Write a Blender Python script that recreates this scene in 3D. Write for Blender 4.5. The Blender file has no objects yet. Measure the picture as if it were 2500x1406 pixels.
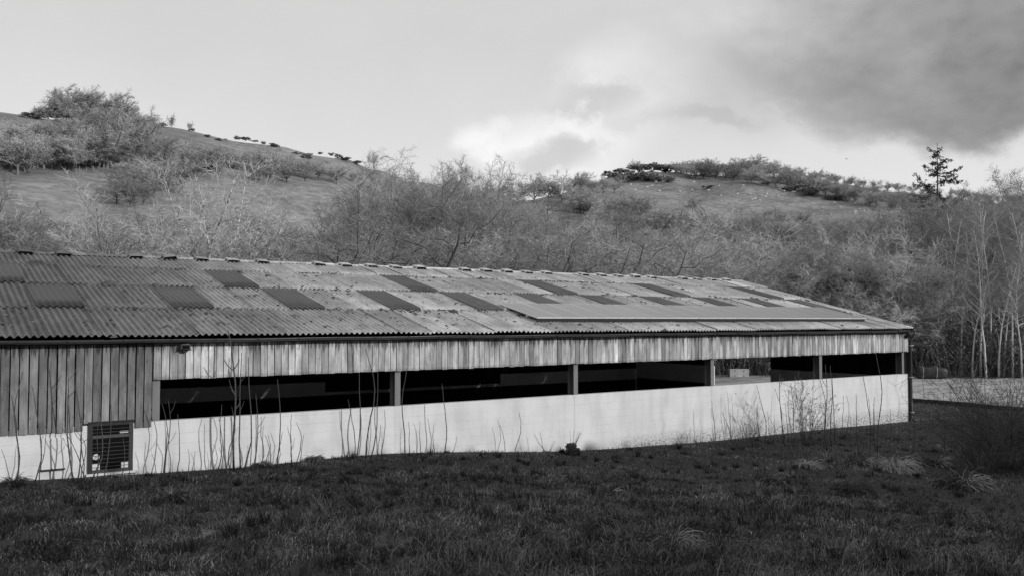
import bpy, math, numpy as np
C = bpy.context.scene
COL = C.collection
rad = math.radians

# ------------------------------------------------------------------ camera, light, sky
YAW, PITCH, FPX = rad(34.9), rad(2.14), 2110.5          # view axis is turned from +y towards +x
CAM = np.array([0.0, -20.3, 4.25])
FW = np.array([math.sin(YAW), math.cos(YAW), 0.0])
RT = np.array([math.cos(YAW), -math.sin(YAW), 0.0])
cam_d = bpy.data.cameras.new('camera')
cam_d.sensor_width = 36.0
cam_d.lens = 36.0 * FPX / 2500.0
cam_d.clip_start, cam_d.clip_end = 0.1, 4000.0
cam = bpy.data.objects.new('camera', cam_d)
COL.objects.link(cam)
cam.location = CAM
cam.rotation_euler = (rad(90) + PITCH, 0, -YAW)
C.camera = cam

SUN_EL = rad(19.5)
SUN_H = np.array([0.47, -0.88])                          # horizontal direction towards the sun
SUN_H = SUN_H / np.linalg.norm(SUN_H)
sun_dir = np.array([SUN_H[0] * math.cos(SUN_EL), SUN_H[1] * math.cos(SUN_EL), math.sin(SUN_EL)])
sl = bpy.data.lights.new('sun', 'SUN')
sl.energy = 3.6
sl.angle = rad(0.5)
sl.color = (1.0, 1.0, 1.0)
sun = bpy.data.objects.new('sun', sl)
COL.objects.link(sun)
sun.rotation_euler = (math.pi / 2 - SUN_EL, 0, math.atan2(SUN_H[0], -SUN_H[1]))
C.view_settings.view_transform = 'Standard'
C.view_settings.look = 'None'
C.view_settings.gamma = 1.0
C.view_settings.exposure = -0.58
C.render.film_transparent = False
C.cycles.max_bounces = 6
C.cycles.diffuse_bounces = 3
C.cycles.glossy_bounces = 3
C.cycles.use_denoising = True
C.cycles.denoiser = 'OPENIMAGEDENOISE'
C.cycles.denoising_prefilter = 'ACCURATE'
C.cycles.use_adaptive_sampling = False
C.cycles.caustics_reflective = False
C.cycles.caustics_refractive = False
C.cycles.sample_clamp_indirect = 1.2


class NT:
    """tiny node-tree writer"""
    def __init__(s, tree):
        s.t = tree
        s.n = tree.nodes
        s.l = tree.links

    def node(s, typ, **kw):
        nd = s.n.new(typ)
        for k, v in kw.items():
            setattr(nd, k, v)
        return nd

    def put(s, sock, val):
        if val is None:
            return
        if isinstance(val, bpy.types.NodeSocket):
            s.l.new(val, sock)
        else:
            sock.default_value = val

    def math(s, op, a, b=None, c=None, clamp=False):
        nd = s.node('ShaderNodeMath', operation=op, use_clamp=clamp)
        for i, v in enumerate((a, b, c)):
            if v is not None:
                s.put(nd.inputs[i], v)
        return nd.outputs[0]

    def vmath(s, op, a, b=None):
        nd = s.node('ShaderNodeVectorMath', operation=op)
        s.put(nd.inputs[0], a)
        if b is not None:
            s.put(nd.inputs[1], b)
        return nd.outputs['Value'] if op in ('DOT_PRODUCT', 'LENGTH', 'DISTANCE') else nd.outputs[0]

    def noise(s, vec, scale, detail=4, rough=0.55, dist=0.0):
        nd = s.node('ShaderNodeTexNoise')
        s.put(nd.inputs['Vector'], vec)
        nd.inputs['Scale'].default_value = scale
        nd.inputs['Detail'].default_value = detail
        nd.inputs['Roughness'].default_value = rough
        nd.inputs['Distortion'].default_value = dist
        return nd.outputs['Fac']

    def map(s, v, a, b, c=0.0, d=1.0, smooth=True):
        nd = s.node('ShaderNodeMapRange', interpolation_type='SMOOTHSTEP' if smooth else 'LINEAR')
        s.put(nd.inputs[0], v)
        for i, x in enumerate((a, b, c, d)):
            s.put(nd.inputs[i + 1], x)
        return nd.outputs[0]

    def mix(s, f, a, b):
        nd = s.node('ShaderNodeMix', data_type='FLOAT')
        s.put(nd.inputs[0], f)
        s.put(nd.inputs[2], a)
        s.put(nd.inputs[3], b)
        return nd.outputs[0]

    def scale(s, vec, xyz):
        nd = s.node('ShaderNodeMapping')
        s.put(nd.inputs[0], vec)
        nd.inputs['Scale'].default_value = xyz
        return nd.outputs[0]

    def grey(s, v):
        nd = s.node('ShaderNodeCombineColor')
        for i in range(3):
            s.put(nd.inputs[i], v)
        return nd.outputs[0]


def build_world():
    w = bpy.data.worlds.new('World')
    C.world = w
    w.use_nodes = True
    w.node_tree.nodes.clear()
    k = NT(w.node_tree)
    sky = k.node('ShaderNodeTexSky', sky_type='NISHITA')
    sky.sun_disc = False
    sky.sun_elevation = SUN_EL
    sky.sun_rotation = math.atan2(SUN_H[0], SUN_H[1])
    bw = k.node('ShaderNodeRGBToBW')
    k.put(bw.inputs[0], sky.outputs[0])
    d = k.node('ShaderNodeTexCoord').outputs['Generated']
    f = k.vmath('DOT_PRODUCT', d, tuple(FW))
    r = k.vmath('DOT_PRODUCT', d, tuple(RT))
    sep = k.node('ShaderNodeSeparateXYZ')
    k.put(sep.inputs[0], d)
    az = k.math('ARCTAN2', r, f)                              # compass bearing from the valley axis
    el = k.math('ARCSINE', sep.outputs['Z'])
    vec = k.node('ShaderNodeCombineXYZ')
    k.put(vec.inputs[0], az)
    k.put(vec.inputs[1], k.math('MULTIPLY', el, 1.45))
    n_big = k.noise(vec.outputs[0], 5.0, 7, 0.56, 0.3)
    n_fine = k.noise(vec.outputs[0], 13.0, 8, 0.58, 0.08)
    n_soft = k.noise(vec.outputs[0], 2.6, 3, 0.5)
    wob = k.math('ADD', k.math('MULTIPLY', k.math('SUBTRACT', n_big, 0.5), 0.16), k.math('MULTIPLY', k.math('SUBTRACT', n_fine, 0.5), 0.085))
    az2 = k.math('ADD', az, wob)
    el2 = k.math('ADD', el, k.math('MULTIPLY', wob, 0.8))

    def blob(a0, e0, sa, se, lo=0.0, hi=1.0):
        q = k.math('ADD', k.math('POWER', k.math('DIVIDE', k.math('ABSOLUTE', k.math('SUBTRACT', az2, rad(a0))), rad(sa)), 2.0),
                   k.math('POWER', k.math('DIVIDE', k.math('ABSOLUTE', k.math('SUBTRACT', el2, rad(e0))), rad(se)), 2.0))
        return k.map(k.math('SQRT', q), hi, lo, 0.0, 1.0)
    # clear winter sky: the sky texture's own falloff, veiled by thin high cloud
    base = k.math('ADD', k.math('MULTIPLY', bw.outputs[0], 0.1), k.math('MULTIPLY', k.math('SUBTRACT', n_soft, 0.5), 0.10))
    veil = k.map(el, rad(2), rad(20), 1.36, 1.08)
    base = k.mix(0.88, base, veil)
    base = k.math('ADD', base, k.math('MULTIPLY', k.math('SUBTRACT', n_big, 0.5), 0.13))
    # white cumulus low between the hills
    cum = k.math('MAXIMUM', k.math('MAXIMUM', blob(2.8, 11.3, 6.4, 2.9, 0.35, 1.05), blob(-1.2, 11.5, 3.4, 2.1, 0.45, 1.05)), blob(8.0, 15.5, 6.5, 3.6, 0.3, 1.0))
    base = k.mix(cum, base, k.math('ADD', 1.36, k.math('MULTIPLY', k.math('SUBTRACT', n_fine, 0.5), 0.6)))
    under = k.math('MULTIPLY', blob(3.2, 10.9, 4.2, 1.4, 0.2, 1.0), 0.5)
    base = k.mix(under, base, 0.62)
    # grey deck of cloud over the right-hand side
    deck = k.math('MAXIMUM', blob(28.5, 17.2, 18.5, 6.6, 0.70, 1.06), blob(34.0, 12.6, 18.0, 3.2, 0.45, 1.1))
    deck = k.math('MAXIMUM', deck, k.math('MULTIPLY', blob(13.5, 16.5, 12.0, 6.4, 0.25, 1.1), 0.62))
    tone = k.math('ADD', k.map(az, rad(8), rad(28), 0.84, 0.42), k.math('MULTIPLY', k.math('SUBTRACT', n_big, 0.5), 0.48))
    tone = k.math('ADD', tone, k.map(el, rad(15.0), rad(21), 0.0, 0.20))
    tone = k.math('ADD', tone, k.math('MULTIPLY', k.math('SUBTRACT', n_fine, 0.5), 0.45))
    base = k.mix(deck, base, k.math('MAXIMUM', tone, 0.22))
    small = k.math('MULTIPLY', k.math('MAXIMUM', blob(5.6, 14.0, 3.6, 1.1, 0.2, 1.0), blob(13.0, 12.4, 5.0, 1.0, 0.3, 1.0)), 0.35)
    base = k.mix(small, base, 0.62)
    bg = k.node('ShaderNodeBackground')
    k.put(bg.inputs[0], k.grey(base))
    bg.inputs[1].default_value = 1.0
    out = k.node('ShaderNodeOutputWorld')
    k.l.new(bg.outputs[0], out.inputs[0])


build_world()


# ------------------------------------------------------------------ small helpers
def ray(px, py):
    x, y = (px - 1250) / FPX, -(py - 703) / FPX
    return FW * (math.cos(PITCH) - y * math.sin(PITCH)) + np.array([0, 0, 1.0]) * (math.sin(PITCH) + y * math.cos(PITCH)) + RT * x


def smooth(t):
    t = np.clip(t, 0, 1)
    return t * t * (3 - 2 * t)


def vnoise(x, y, seed=0):
    xi, yi = np.floor(x).astype(np.int64), np.floor(y).astype(np.int64)
    fx, fy = x - xi, y - yi
    fx, fy = fx * fx * (3 - 2 * fx), fy * fy * (3 - 2 * fy)

    def h(a, b):
        n = (a * 374761393 + b * 668265263 + seed * 974634777) & 0x7fffffff
        n = ((n ^ (n >> 13)) * 1274126177) & 0x7fffffff
        return ((n ^ (n >> 16)) & 0xffff) / 65535.0
    return (h(xi, yi) * (1 - fx) + h(xi + 1, yi) * fx) * (1 - fy) + (h(xi, yi + 1) * (1 - fx) + h(xi + 1, yi + 1) * fx) * fy


def fbm(x, y, seed=0, o=4):
    s, a, t = 0, 1.0, 0
    for i in range(o):
        s = s + a * vnoise(x * 2 ** i, y * 2 ** i, seed + i)
        t += a
        a *= 0.5
    return s / t


ALL = []


def link(o, parent=None):
    COL.objects.link(o)
    if parent is not None:
        o.parent = parent
    return o


def tag(o, label=None, cat=None, group=None, kind=None):
    if label:
        o['label'] = label
    if cat:
        o['category'] = cat
    if group:
        o['group'] = group
    if kind:
        o['kind'] = kind
    return o


def empty(name, loc, label, cat, group=None, rz=0.0):
    o = bpy.data.objects.new(name, None)
    o.location = loc
    o.rotation_euler = (0, 0, rz)
    o.empty_display_size = 0.2
    return tag(link(o), label, cat, group)


def raw_mesh(name, V, faces, tint=None, smooth_=False, mat=None):
    """faces: list of int arrays (n, k)"""
    me = bpy.data.meshes.new(name)
    V = np.asarray(V, np.float32)
    me.vertices.add(len(V))
    me.vertices.foreach_set('co', V.ravel())
    faces = [np.asarray(f, np.int32) for f in faces if len(f)]
    tot = np.concatenate([np.full(len(f), f.shape[1], np.int32) for f in faces])
    idx = np.concatenate([f.ravel() for f in faces])
    me.loops.add(len(idx))
    me.loops.foreach_set('vertex_index', idx)
    me.polygons.add(len(tot))
    st = np.zeros(len(tot), np.int32)
    st[1:] = np.cumsum(tot)[:-1]
    me.polygons.foreach_set('loop_start', st)
    me.polygons.foreach_set('use_smooth', np.full(len(tot), bool(smooth_)))
    me.update(calc_edges=True)
    if tint is not None:
        a = me.attributes.new('tint', 'FLOAT', 'POINT')
        a.data.foreach_set('value', np.asarray(tint, np.float32))
    if mat is not None:
        me.materials.append(mat)
    return me


class MB:
    """collects shapes, then links them as one mesh object"""
    def __init__(s):
        s.v, s.q, s.t, s.c, s.n = [], [], [], [], 0

    def add(s, V, quads=None, tris=None, tint=1.0):
        V = np.asarray(V, float).reshape(-1, 3)
        if quads is not None and len(quads):
            s.q.append(np.asarray(quads, np.int64) + s.n)
        if tris is not None and len(tris):
            s.t.append(np.asarray(tris, np.int64) + s.n)
        s.v.append(V)
        s.c.append(np.broadcast_to(np.asarray(tint, float), (len(V),)))
        s.n += len(V)
        return s

    def box(s, x0, x1, y0, y1, z0, z1, tint=1.0, rot=None, at=None):
        V = np.array([[x, y, z] for z in (z0, z1) for y in (y0, y1) for x in (x0, x1)], float)
        if rot is not None:
            c0 = np.array(at if at is not None else V.mean(0))
            V = (V - c0) @ np.array(rot).T + c0
        return s.add(V, [(0, 2, 3, 1), (4, 5, 7, 6), (0, 1, 5, 4), (2, 6, 7, 3), (0, 4, 6, 2), (1, 3, 7, 5)], tint=tint)

    def bevel_box(s, x0, x1, y0, y1, z0, z1, b=0.01, tint=1.0):
        lo, hi = np.array([x0, y0, z0], float), np.array([x1, y1, z1], float)
        V, F = [], []
        for ax in range(3):
            o = [i for i in range(3) if i != ax]
            for side in (0, 1):
                p = []
                for (a, c) in ((0, 0), (1, 0), (1, 1), (0, 1)):
                    q = np.zeros(3)
                    q[ax] = (lo, hi)[side][ax]
                    q[o[0]] = (lo[o[0]] + b, hi[o[0]] - b)[a]
                    q[o[1]] = (lo[o[1]] + b, hi[o[1]] - b)[c]
                    p.append(q)
                F.append([len(V) + i for i in range(4)])
                V += p
        hull = MB().add(V, F)
        import bmesh
        bm = bmesh.new()
        for q in V:
            bm.verts.new(q)
        bmesh.ops.convex_hull(bm, input=bm.verts)
        bm.verts.index_update()
        vv = [v.co[:] for v in bm.verts]
        tr = [[v.index for v in f.verts] for f in bm.faces]
        bm.free()
        return s.add(vv, tris=[t for t in tr if len(t) == 3], quads=[t for t in tr if len(t) == 4], tint=tint)

    def tubes(s, P, R, S=6, tint=1.0, cap=True):
        """P (N,K,3), R (N,K)"""
        P = np.asarray(P, float)
        R = np.asarray(R, float)
        if P.ndim == 2:
            P, R = P[None], R[None]
        N, K, _ = P.shape
        D = np.empty_like(P)
        D[:, 1:-1] = P[:, 2:] - P[:, :-2]
        D[:, 0] = P[:, 1] - P[:, 0]
        D[:, -1] = P[:, -1] - P[:, -2]
        D /= np.linalg.norm(D, axis=-1, keepdims=True) + 1e-9
        ref = np.where(np.abs(D[:, :1, 2:3]) < 0.8, np.array([0, 0, 1.0]), np.array([1.0, 0, 0]))
        A = np.cross(D, np.broadcast_to(ref, D.shape))
        A /= np.linalg.norm(A, axis=-1, keepdims=True) + 1e-9
        B = np.cross(D, A)
        th = np.arange(S) * 2 * np.pi / S
        ring = P[:, :, None] + R[:, :, None, None] * (A[:, :, None] * np.cos(th)[None, None, :, None] + B[:, :, None] * np.sin(th)[None, None, :, None])
        V = ring.reshape(-1, 3)
        n = np.arange(N)[:, None, None] * K * S
        k = np.arange(K - 1)[None, :, None] * S
        i = np.arange(S)[None, None, :]
        j = (i + 1) % S
        q = np.stack([n + k + i, n + k + j, n + k + S + j, n + k + S + i], -1).reshape(-1, 4)
        t = np.broadcast_to(np.asarray(tint, float).reshape(-1, 1), (N, K * S)).ravel() if np.ndim(tint) else tint
        tr = None
        if cap and S > 3:
            top = np.arange(N)[:, None] * K * S
            tr = []
            for a in range(1, S - 1):
                tr.append(np.concatenate([top + (K - 1) * S, top + (K - 1) * S + a, top + (K - 1) * S + a + 1], 1))
                tr.append(np.concatenate([top, top + a + 1, top + a], 1))
            tr = np.concatenate(tr)
        return s.add(V, q, tr, tint=t)

    def leaves(s, P, size, rng, tint, aspect=0.6, up=None):
        """loose four-sided leaf faces with random attitude"""
        N = len(P)
        a = rng.normal(size=(N, 3))
        if up is not None:
            a = a + up
        a /= np.linalg.norm(a, axis=1, keepdims=True)
        b = np.cross(a, rng.normal(size=(N, 3)))
        b /= np.linalg.norm(b, axis=1, keepdims=True)
        sz = np.asarray(size).reshape(-1, 1) * np.ones((N, 1))
        V = np.stack([P - a * sz * .5, P + b * sz * aspect * .5, P + a * sz * .5, P - b * sz * aspect * .5], 1).reshape(-1, 3)
        q = np.arange(N)[:, None] * 4 + np.arange(4)[None]
        return s.add(V, q, tint=np.repeat(np.broadcast_to(tint, (N,)), 4))

    def mesh(s, name, mat, smooth_=False):
        f = []
        if s.q:
            f.append(np.concatenate(s.q))
        if s.t:
            f.append(np.concatenate(s.t))
        return raw_mesh(name, np.concatenate(s.v), f, np.concatenate(s.c), smooth_, mat)

    def build(s, name, mat, parent=None, smooth_=False):
        return link(bpy.data.objects.new(name, s.mesh(name, mat, smooth_)), parent)


# ------------------------------------------------------------------ materials (the photograph is black and white: greys)
def material(name, col, rough=0.85, bump=None, fn=None, spec=0.3, metal=0.0):
    m = bpy.data.materials.new(name)
    m.use_nodes = True
    k = NT(m.node_tree)
    b = k.n['Principled BSDF']
    b.inputs['Roughness'].default_value = rough
    b.inputs['Specular IOR Level'].default_value = spec
    b.inputs['Metallic'].default_value = metal
    v = col
    h = None
    if fn:
        res = fn(k)
        v, h = res if isinstance(res, tuple) else (res, None)
    k.put(b.inputs['Base Color'], k.grey(v) if isinstance(v, bpy.types.NodeSocket) else (v, v, v, 1))
    if h is not None and bump:
        bn = k.node('ShaderNodeBump')
        bn.inputs['Strength'].default_value = bump[0]
        bn.inputs['Distance'].default_value = bump[1]
        k.put(bn.inputs['Height'], h)
        k.put(b.inputs['Normal'], bn.outputs[0])
    return m


def tinted(base, var=0.35, scale=6.0, stretch=(1, 1, 1)):
    def fn(k):
        at = k.node('ShaderNodeAttribute', attribute_name='tint').outputs['Fac']
        p = k.scale(k.node('ShaderNodeTexCoord').outputs['Object'], stretch)
        n = k.noise(p, scale, 5, 0.6)
        v = k.math('MULTIPLY', k.math('MULTIPLY', at, base), k.math('ADD', 1 - var, k.math('MULTIPLY', n, 2 * var)))
        return v, n
    return fn


def f_plank(k):
    at = k.node('ShaderNodeAttribute', attribute_name='tint').outputs['Fac']
    co = k.node('ShaderNodeTexCoord').outputs['Object']
    sep = k.node('ShaderNodeSeparateXYZ')
    k.put(sep.inputs[0], co)
    off = k.node('ShaderNodeCombineXYZ')                       # each plank its own stretch of grain
    k.put(off.inputs[0], k.math('ADD', sep.outputs[0], k.math('MULTIPLY', at, 37.0)))
    k.put(off.inputs[1], sep.outputs[1])
    k.put(off.inputs[2], k.math('ADD', sep.outputs[2], k.math('MULTIPLY', at, 91.0)))
    o = off.outputs[0]
    g = k.noise(k.scale(o, (34, 30, 1.3)), 1.0, 6, 0.65, 0.5)
    blot = k.noise(k.scale(o, (5, 5, 1.6)), 1.0, 4, 0.6)
    vor = k.node('ShaderNodeTexVoronoi')
    k.put(vor.inputs['Vector'], k.scale(o, (6.5, 0.01, 2.1)))
    vor.inputs['Scale'].default_value = 1.0
    knot = k.map(vor.outputs['Distance'], 0.03, 0.11, 0.42, 1.0)
    stain_n = k.noise(k.scale(o, (16, 16, 0.3)), 1.0, 4, 0.6)
    edge = k.math('ADD', 3.66, k.math('MULTIPLY', k.math('SUBTRACT', stain_n, 0.60), 1.1))
    wet = k.map(sep.outputs[2], edge, k.math('ADD', edge, 0.16), 0.0, 0.70)     # water stains under the gutter
    end = k.map(sep.outputs[2], k.math('ADD', 2.93, k.math('MULTIPLY', stain_n, 0.22)), 2.92, 0.0, 0.35)
    end = k.math('MULTIPLY', end, k.map(sep.outputs[0], 4.46, 4.47, 0.0, 1.0))
    v = k.math('MULTIPLY', at, k.math('ADD', 0.30, k.math('MULTIPLY', g, 1.35)))
    v = k.math('MULTIPLY', v, k.map(blot, 0.3, 0.72, 0.62, 1.25))
    v = k.math('MULTIPLY', v, knot)
    v = k.math('MULTIPLY', v, k.math('SUBTRACT', 1.0, k.math('ADD', wet, end)))
    return k.math('MULTIPLY', v, 0.42), g


def f_blocks(k):
    co = k.node('ShaderNodeTexCoord').outputs['Object']
    sep = k.node('ShaderNodeSeparateXYZ')
    k.put(sep.inputs[0], co)
    uv = k.node('ShaderNodeCombineXYZ')
    k.put(uv.inputs[0], k.math('ADD', sep.outputs[0], sep.outputs[1]))
    k.put(uv.inputs[1], k.math('ADD', sep.outputs[2], 0.08))
    br = k.node('ShaderNodeTexBrick')
    k.put(br.inputs['Vector'], uv.outputs[0])
    br.inputs['Color1'].default_value = (1, 1, 1, 1)
    br.inputs['Color2'].default_value = (1, 1, 1, 1)
    br.inputs['Mortar'].default_value = (0, 0, 0, 1)
    br.inputs['Scale'].default_value = 1.0
    br.inputs['Mortar Size'].default_value = 0.005
    br.inputs['Mortar Smooth'].default_value = 0.6
    br.inputs['Brick Width'].default_value = 0.45
    br.inputs['Row Height'].default_value = 0.225
    # perpends are painted almost flush; bed joints read
    row = k.math('FRACT', k.math('DIVIDE', k.math('ADD', sep.outputs[2], 0.08), 0.225))
    bed = k.map(k.math('ABSOLUTE', k.math('SUBTRACT', row, 0.5)), 0.468, 0.49, 0.0, 1.0)
    patch = k.map(k.noise(k.scale(co, (0.7, 1, 2.0)), 1.0, 3, 0.5), 0.38, 0.6, 0.25, 1.0)
    bed = k.math('MULTIPLY', bed, patch)
    n1 = k.noise(co, 1.1, 5, 0.6)
    n2 = k.noise(k.scale(co, (2.2, 2.2, 0.5)), 1.0, 5, 0.6)
    n3 = k.noise(co, 14.0, 5, 0.7)
    v = k.map(n1, 0.3, 0.7, 0.66, 0.74)
    v = k.math('MULTIPLY', v, k.map(n2, 0.36, 0.58, 0.88, 1.0))
    grime_top = k.math('ADD', 0.26, k.math('MULTIPLY', k.math('SUBTRACT', n1, 0.5), 0.5))
    grime = k.map(sep.outputs[2], k.math('ADD', grime_top, 0.48), grime_top, 0.0, 1.0)
    spots = k.math('MULTIPLY', grime, k.map(n3, 0.46, 0.64, 0.0, 0.9))
    right = k.map(sep.outputs[0], 17.0, 19.0, 0.1, 1.0)
    v = k.math('MULTIPLY', v, k.math('SUBTRACT', 1.0, k.math('MULTIPLY', spots, right)))
    v = k.math('MULTIPLY', v, k.math('SUBTRACT', 1.0, k.math('MULTIPLY', k.math('MULTIPLY', grime, 0.16), right)))
    v = k.math('MULTIPLY', v, k.math('SUBTRACT', 1.0, k.math('MULTIPLY', bed, 0.17)))
    perp = k.math('SUBTRACT', 1.0, br.outputs['Fac'])
    h = k.math('SUBTRACT', k.math('ADD', k.math('MULTIPLY', n3, 0.12), k.math('MULTIPLY', perp, 0.10)), bed)
    return v, h


def f_roof(base):
    def fn(k):
        at = k.node('ShaderNodeAttribute', attribute_name='tint').outputs['Fac']
        co = k.node('ShaderNodeTexCoord').outputs['Object']
        n1 = k.noise(co, 0.8, 4, 0.6)
        n2 = k.noise(k.scale(co, (3.5, 0.9, 0.9)), 1.0, 5, 0.65)
        n3 = k.noise(co, 26.0, 5, 0.7)
        n4 = k.noise(k.scale(co, (9, 5, 5)), 1.0, 6, 0.7)
        sep = k.node('ShaderNodeSeparateXYZ')
        k.put(sep.inputs[0], co)
        left_tone = k.map(sep.outputs[0], 2.0, 13.0, 0.25, 1.0)       # sheets get darker towards the left-hand bays
        v = k.math('MULTIPLY', at, k.map(n1, 0.3, 0.7, 0.80, 1.12))
        v = k.math('MULTIPLY', v, k.map(n2, 0.3, 0.7, 0.78, 1.15))
        v = k.math('MULTIPLY', v, k.map(n3, 0.3, 0.75, 0.72, 1.25))
        v = k.math('MULTIPLY', v, k.map(n4, 0.56, 0.68, 1.0, 0.45))
        v = k.math('MULTIPLY', v, left_tone)
        h = k.math('ADD', k.math('MULTIPLY', n3, 0.5), n4)
        return k.math('MULTIPLY', v, base), h
    return fn


def f_ground(k):
    g = k.node('ShaderNodeNewGeometry').outputs['Position']
    sep = k.node('ShaderNodeSeparateXYZ')
    k.put(sep.inputs[0], g)
    n1 = k.noise(g, 0.35, 5, 0.6)
    n2 = k.noise(g, 5.0, 6, 0.7)
    n3 = k.noise(k.scale(g, (0.035, 0.035, 0.05)), 1.0, 7, 0.66)
    n4 = k.noise(k.scale(g, (0.35, 0.35, 0.45)), 1.0, 6, 0.7)
    r = k.vmath('DISTANCE', g, tuple(CAM))
    near = k.math('MULTIPLY', k.map(n1, 0.3, 0.7, 0.026, 0.045), k.map(n2, 0.3, 0.7, 0.6, 1.4))
    far = k.math('MULTIPLY', k.map(n3, 0.32, 0.68, 0.14, 0.27), k.map(n4, 0.3, 0.7, 0.66, 1.32))
    return k.mix(k.map(r, 62, 105), near, far), k.math('ADD', n2, n4)


def f_gravel(k):
    g = k.node('ShaderNodeNewGeometry').outputs['Position']
    n1 = k.noise(k.scale(g, (0.25, 0.6, 1)), 1.0, 5, 0.6)
    n2 = k.noise(g, 9.0, 6, 0.75)
    n3 = k.noise(k.scale(g, (0.7, 2.4, 1)), 1.0, 4, 0.7)
    v = k.math('MULTIPLY', k.map(n1, 0.3, 0.7, 0.28, 0.45), k.map(n2, 0.3, 0.7, 0.65, 1.35))
    return k.math('MULTIPLY', v, k.map(n3, 0.35, 0.6, 0.6, 1.1)), n2


def f_birch(k):
    co = k.node('ShaderNodeTexCoord').outputs['Object']
    n = k.noise(k.scale(co, (2.5, 2.5, 7)), 1.0, 5, 0.7)
    v = k.map(n, 0.42, 0.56, 0.10, 0.62)
    return v, n


M = {}
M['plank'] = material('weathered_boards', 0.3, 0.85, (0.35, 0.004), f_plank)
M['block'] = material('painted_blockwork', 0.75, 0.8, (0.35, 0.006), f_blocks)
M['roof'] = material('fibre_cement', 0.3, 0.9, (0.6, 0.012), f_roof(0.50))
M['rooflight'] = material('rooflight_sheet', 0.12, 0.45, (0.2, 0.004), f_roof(0.08), spec=0.5)
def translucent(m, v):
    k = NT(m.node_tree)
    t = k.node('ShaderNodeBsdfTranslucent')
    t.inputs[0].default_value = (v, v, v, 1)
    a = k.node('ShaderNodeAddShader')
    k.l.new(k.n['Principled BSDF'].outputs[0], a.inputs[0])
    k.l.new(t.outputs[0], a.inputs[1])
    k.l.new(a.outputs[0], k.n['Material Output'].inputs[0])


translucent(M['rooflight'], 0.16)
M['moss'] = material('moss', 0.05, 0.95, fn=tinted(0.085, 0.4, 20))
M['black_plastic'] = material('black_plastic', 0.022, 0.33, (0.15, 0.003), tinted(0.055, 0.4, 9), spec=0.6)
M['dark_paint'] = material('dark_paint', 0.03, 0.6, fn=tinted(0.03, 0.3, 6))
M['steel'] = material('galvanised_steel', 0.22, 0.55, (0.1, 0.002), tinted(0.19, 0.3, 3.5, (1, 1, 0.4)))
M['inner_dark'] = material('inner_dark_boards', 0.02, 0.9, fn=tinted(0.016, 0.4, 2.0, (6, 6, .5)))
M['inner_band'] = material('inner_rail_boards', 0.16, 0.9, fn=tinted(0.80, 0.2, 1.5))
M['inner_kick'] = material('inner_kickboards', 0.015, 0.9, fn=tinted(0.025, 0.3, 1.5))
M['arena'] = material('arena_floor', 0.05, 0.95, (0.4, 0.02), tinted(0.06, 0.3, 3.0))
M['panel'] = material('solar_glass', 0.06, 0.28, fn=tinted(0.16, 0.12, 0.6), spec=0.6)
M['alu'] = material('aluminium', 0.55, 0.4, fn=tinted(0.62, 0.2, 8), metal=0.2)
M['frame'] = material('window_paint', 0.1, 0.6, (0.2, 0.003), tinted(0.036, 0.35, 9))
M['white'] = material('white_board', 0.72, 0.7, fn=tinted(0.70, 0.1, 6))
M['glass'] = material('window_glass', 0.01, 0.25, fn=tinted(0.008, 0.2, 2), spec=0.12)
M['hinge'] = material('panel_paint', 0.62, 0.6, fn=tinted(0.66, 0.08, 5))
M['ground'] = material('ground', 0.05, 0.95, (0.5, 0.06), f_ground)
M['gravel'] = material('gravel', 0.22, 0.95, (0.6, 0.03), f_gravel)
M['pebble'] = material('pebble', 0.06, 0.9, fn=tinted(0.055, 0.4, 25))
M['grass'] = material('grass', 0.06, 0.8, fn=tinted(0.053, 0.2, 3))
M['straw'] = material('straw', 0.2, 0.8, fn=tinted(0.20, 0.2, 5))
M['bark'] = material('bark', 0.16, 0.9, (0.5, 0.02), tinted(0.19, 0.45, 5, (1, 1, .3)))
M['pale_trunk'] = material('pale_trunk', 0.5, 0.9, fn=tinted(0.58, 0.45, 3, (1, 1, .6)))
M['bark_pale'] = material('pale_bark', 0.3, 0.9, (0.5, 0.02), tinted(0.21, 0.45, 5, (1, 1, .3)))
M['bark_dark'] = material('dark_bark', 0.05, 0.9, (0.5, 0.02), tinted(0.052, 0.5, 5, (1, 1, .3)))
M['twig_light'] = material('pale_twigs', 0.3, 0.8, fn=tinted(0.46, 0.25, 1.5))
M['twig'] = material('grey_twigs', 0.2, 0.8, fn=tinted(0.38, 0.3, 1.2))
M['twig_far'] = material('far_twigs', 0.2, 0.9, fn=tinted(0.40, 0.3, 0.6))
M['twig_dark'] = material('dark_twigs', 0.1, 0.9, fn=tinted(0.24, 0.3, 1.0))
M['birch'] = material('birch_bark', 0.5, 0.8, fn=f_birch)
M['needle'] = material('needles', 0.03, 0.8, fn=tinted(0.042, 0.3, 2))
M['ivy'] = material('ivy_leaf', 0.04, 0.6, fn=tinted(0.055, 0.3, 2))
M['gorse'] = material('gorse_leaf', 0.06, 0.8, fn=tinted(0.24, 0.3, 1.0))
M['bramble'] = material('bramble', 0.12, 0.8, fn=tinted(0.16, 0.35, 1.0))
M['stem'] = material('sapling_bark', 0.06, 0.85, fn=tinted(0.075, 0.3, 9))
M['wool'] = material('fleece', 0.75, 0.95, fn=tinted(0.62, 0.08, 5))
M['black_face'] = material('sheep_skin', 0.08, 0.9, fn=tinted(0.25, 0.1, 5))
M['concrete'] = material('concrete', 0.4, 0.9, (0.3, 0.01), tinted(0.42, 0.3, 4))
M['tarp'] = material('black_tarpaulin', 0.025, 0.5, (0.4, 0.02), tinted(0.03, 0.3, 5))
M['timber_dark'] = material('dark_timber', 0.03, 0.9, fn=tinted(0.035, 0.4, 5))
M['shade_hedge'] = material('shade_hedge_leaf', 0.05, 0.8, fn=tinted(0.05, 0.3, 2))
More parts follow.
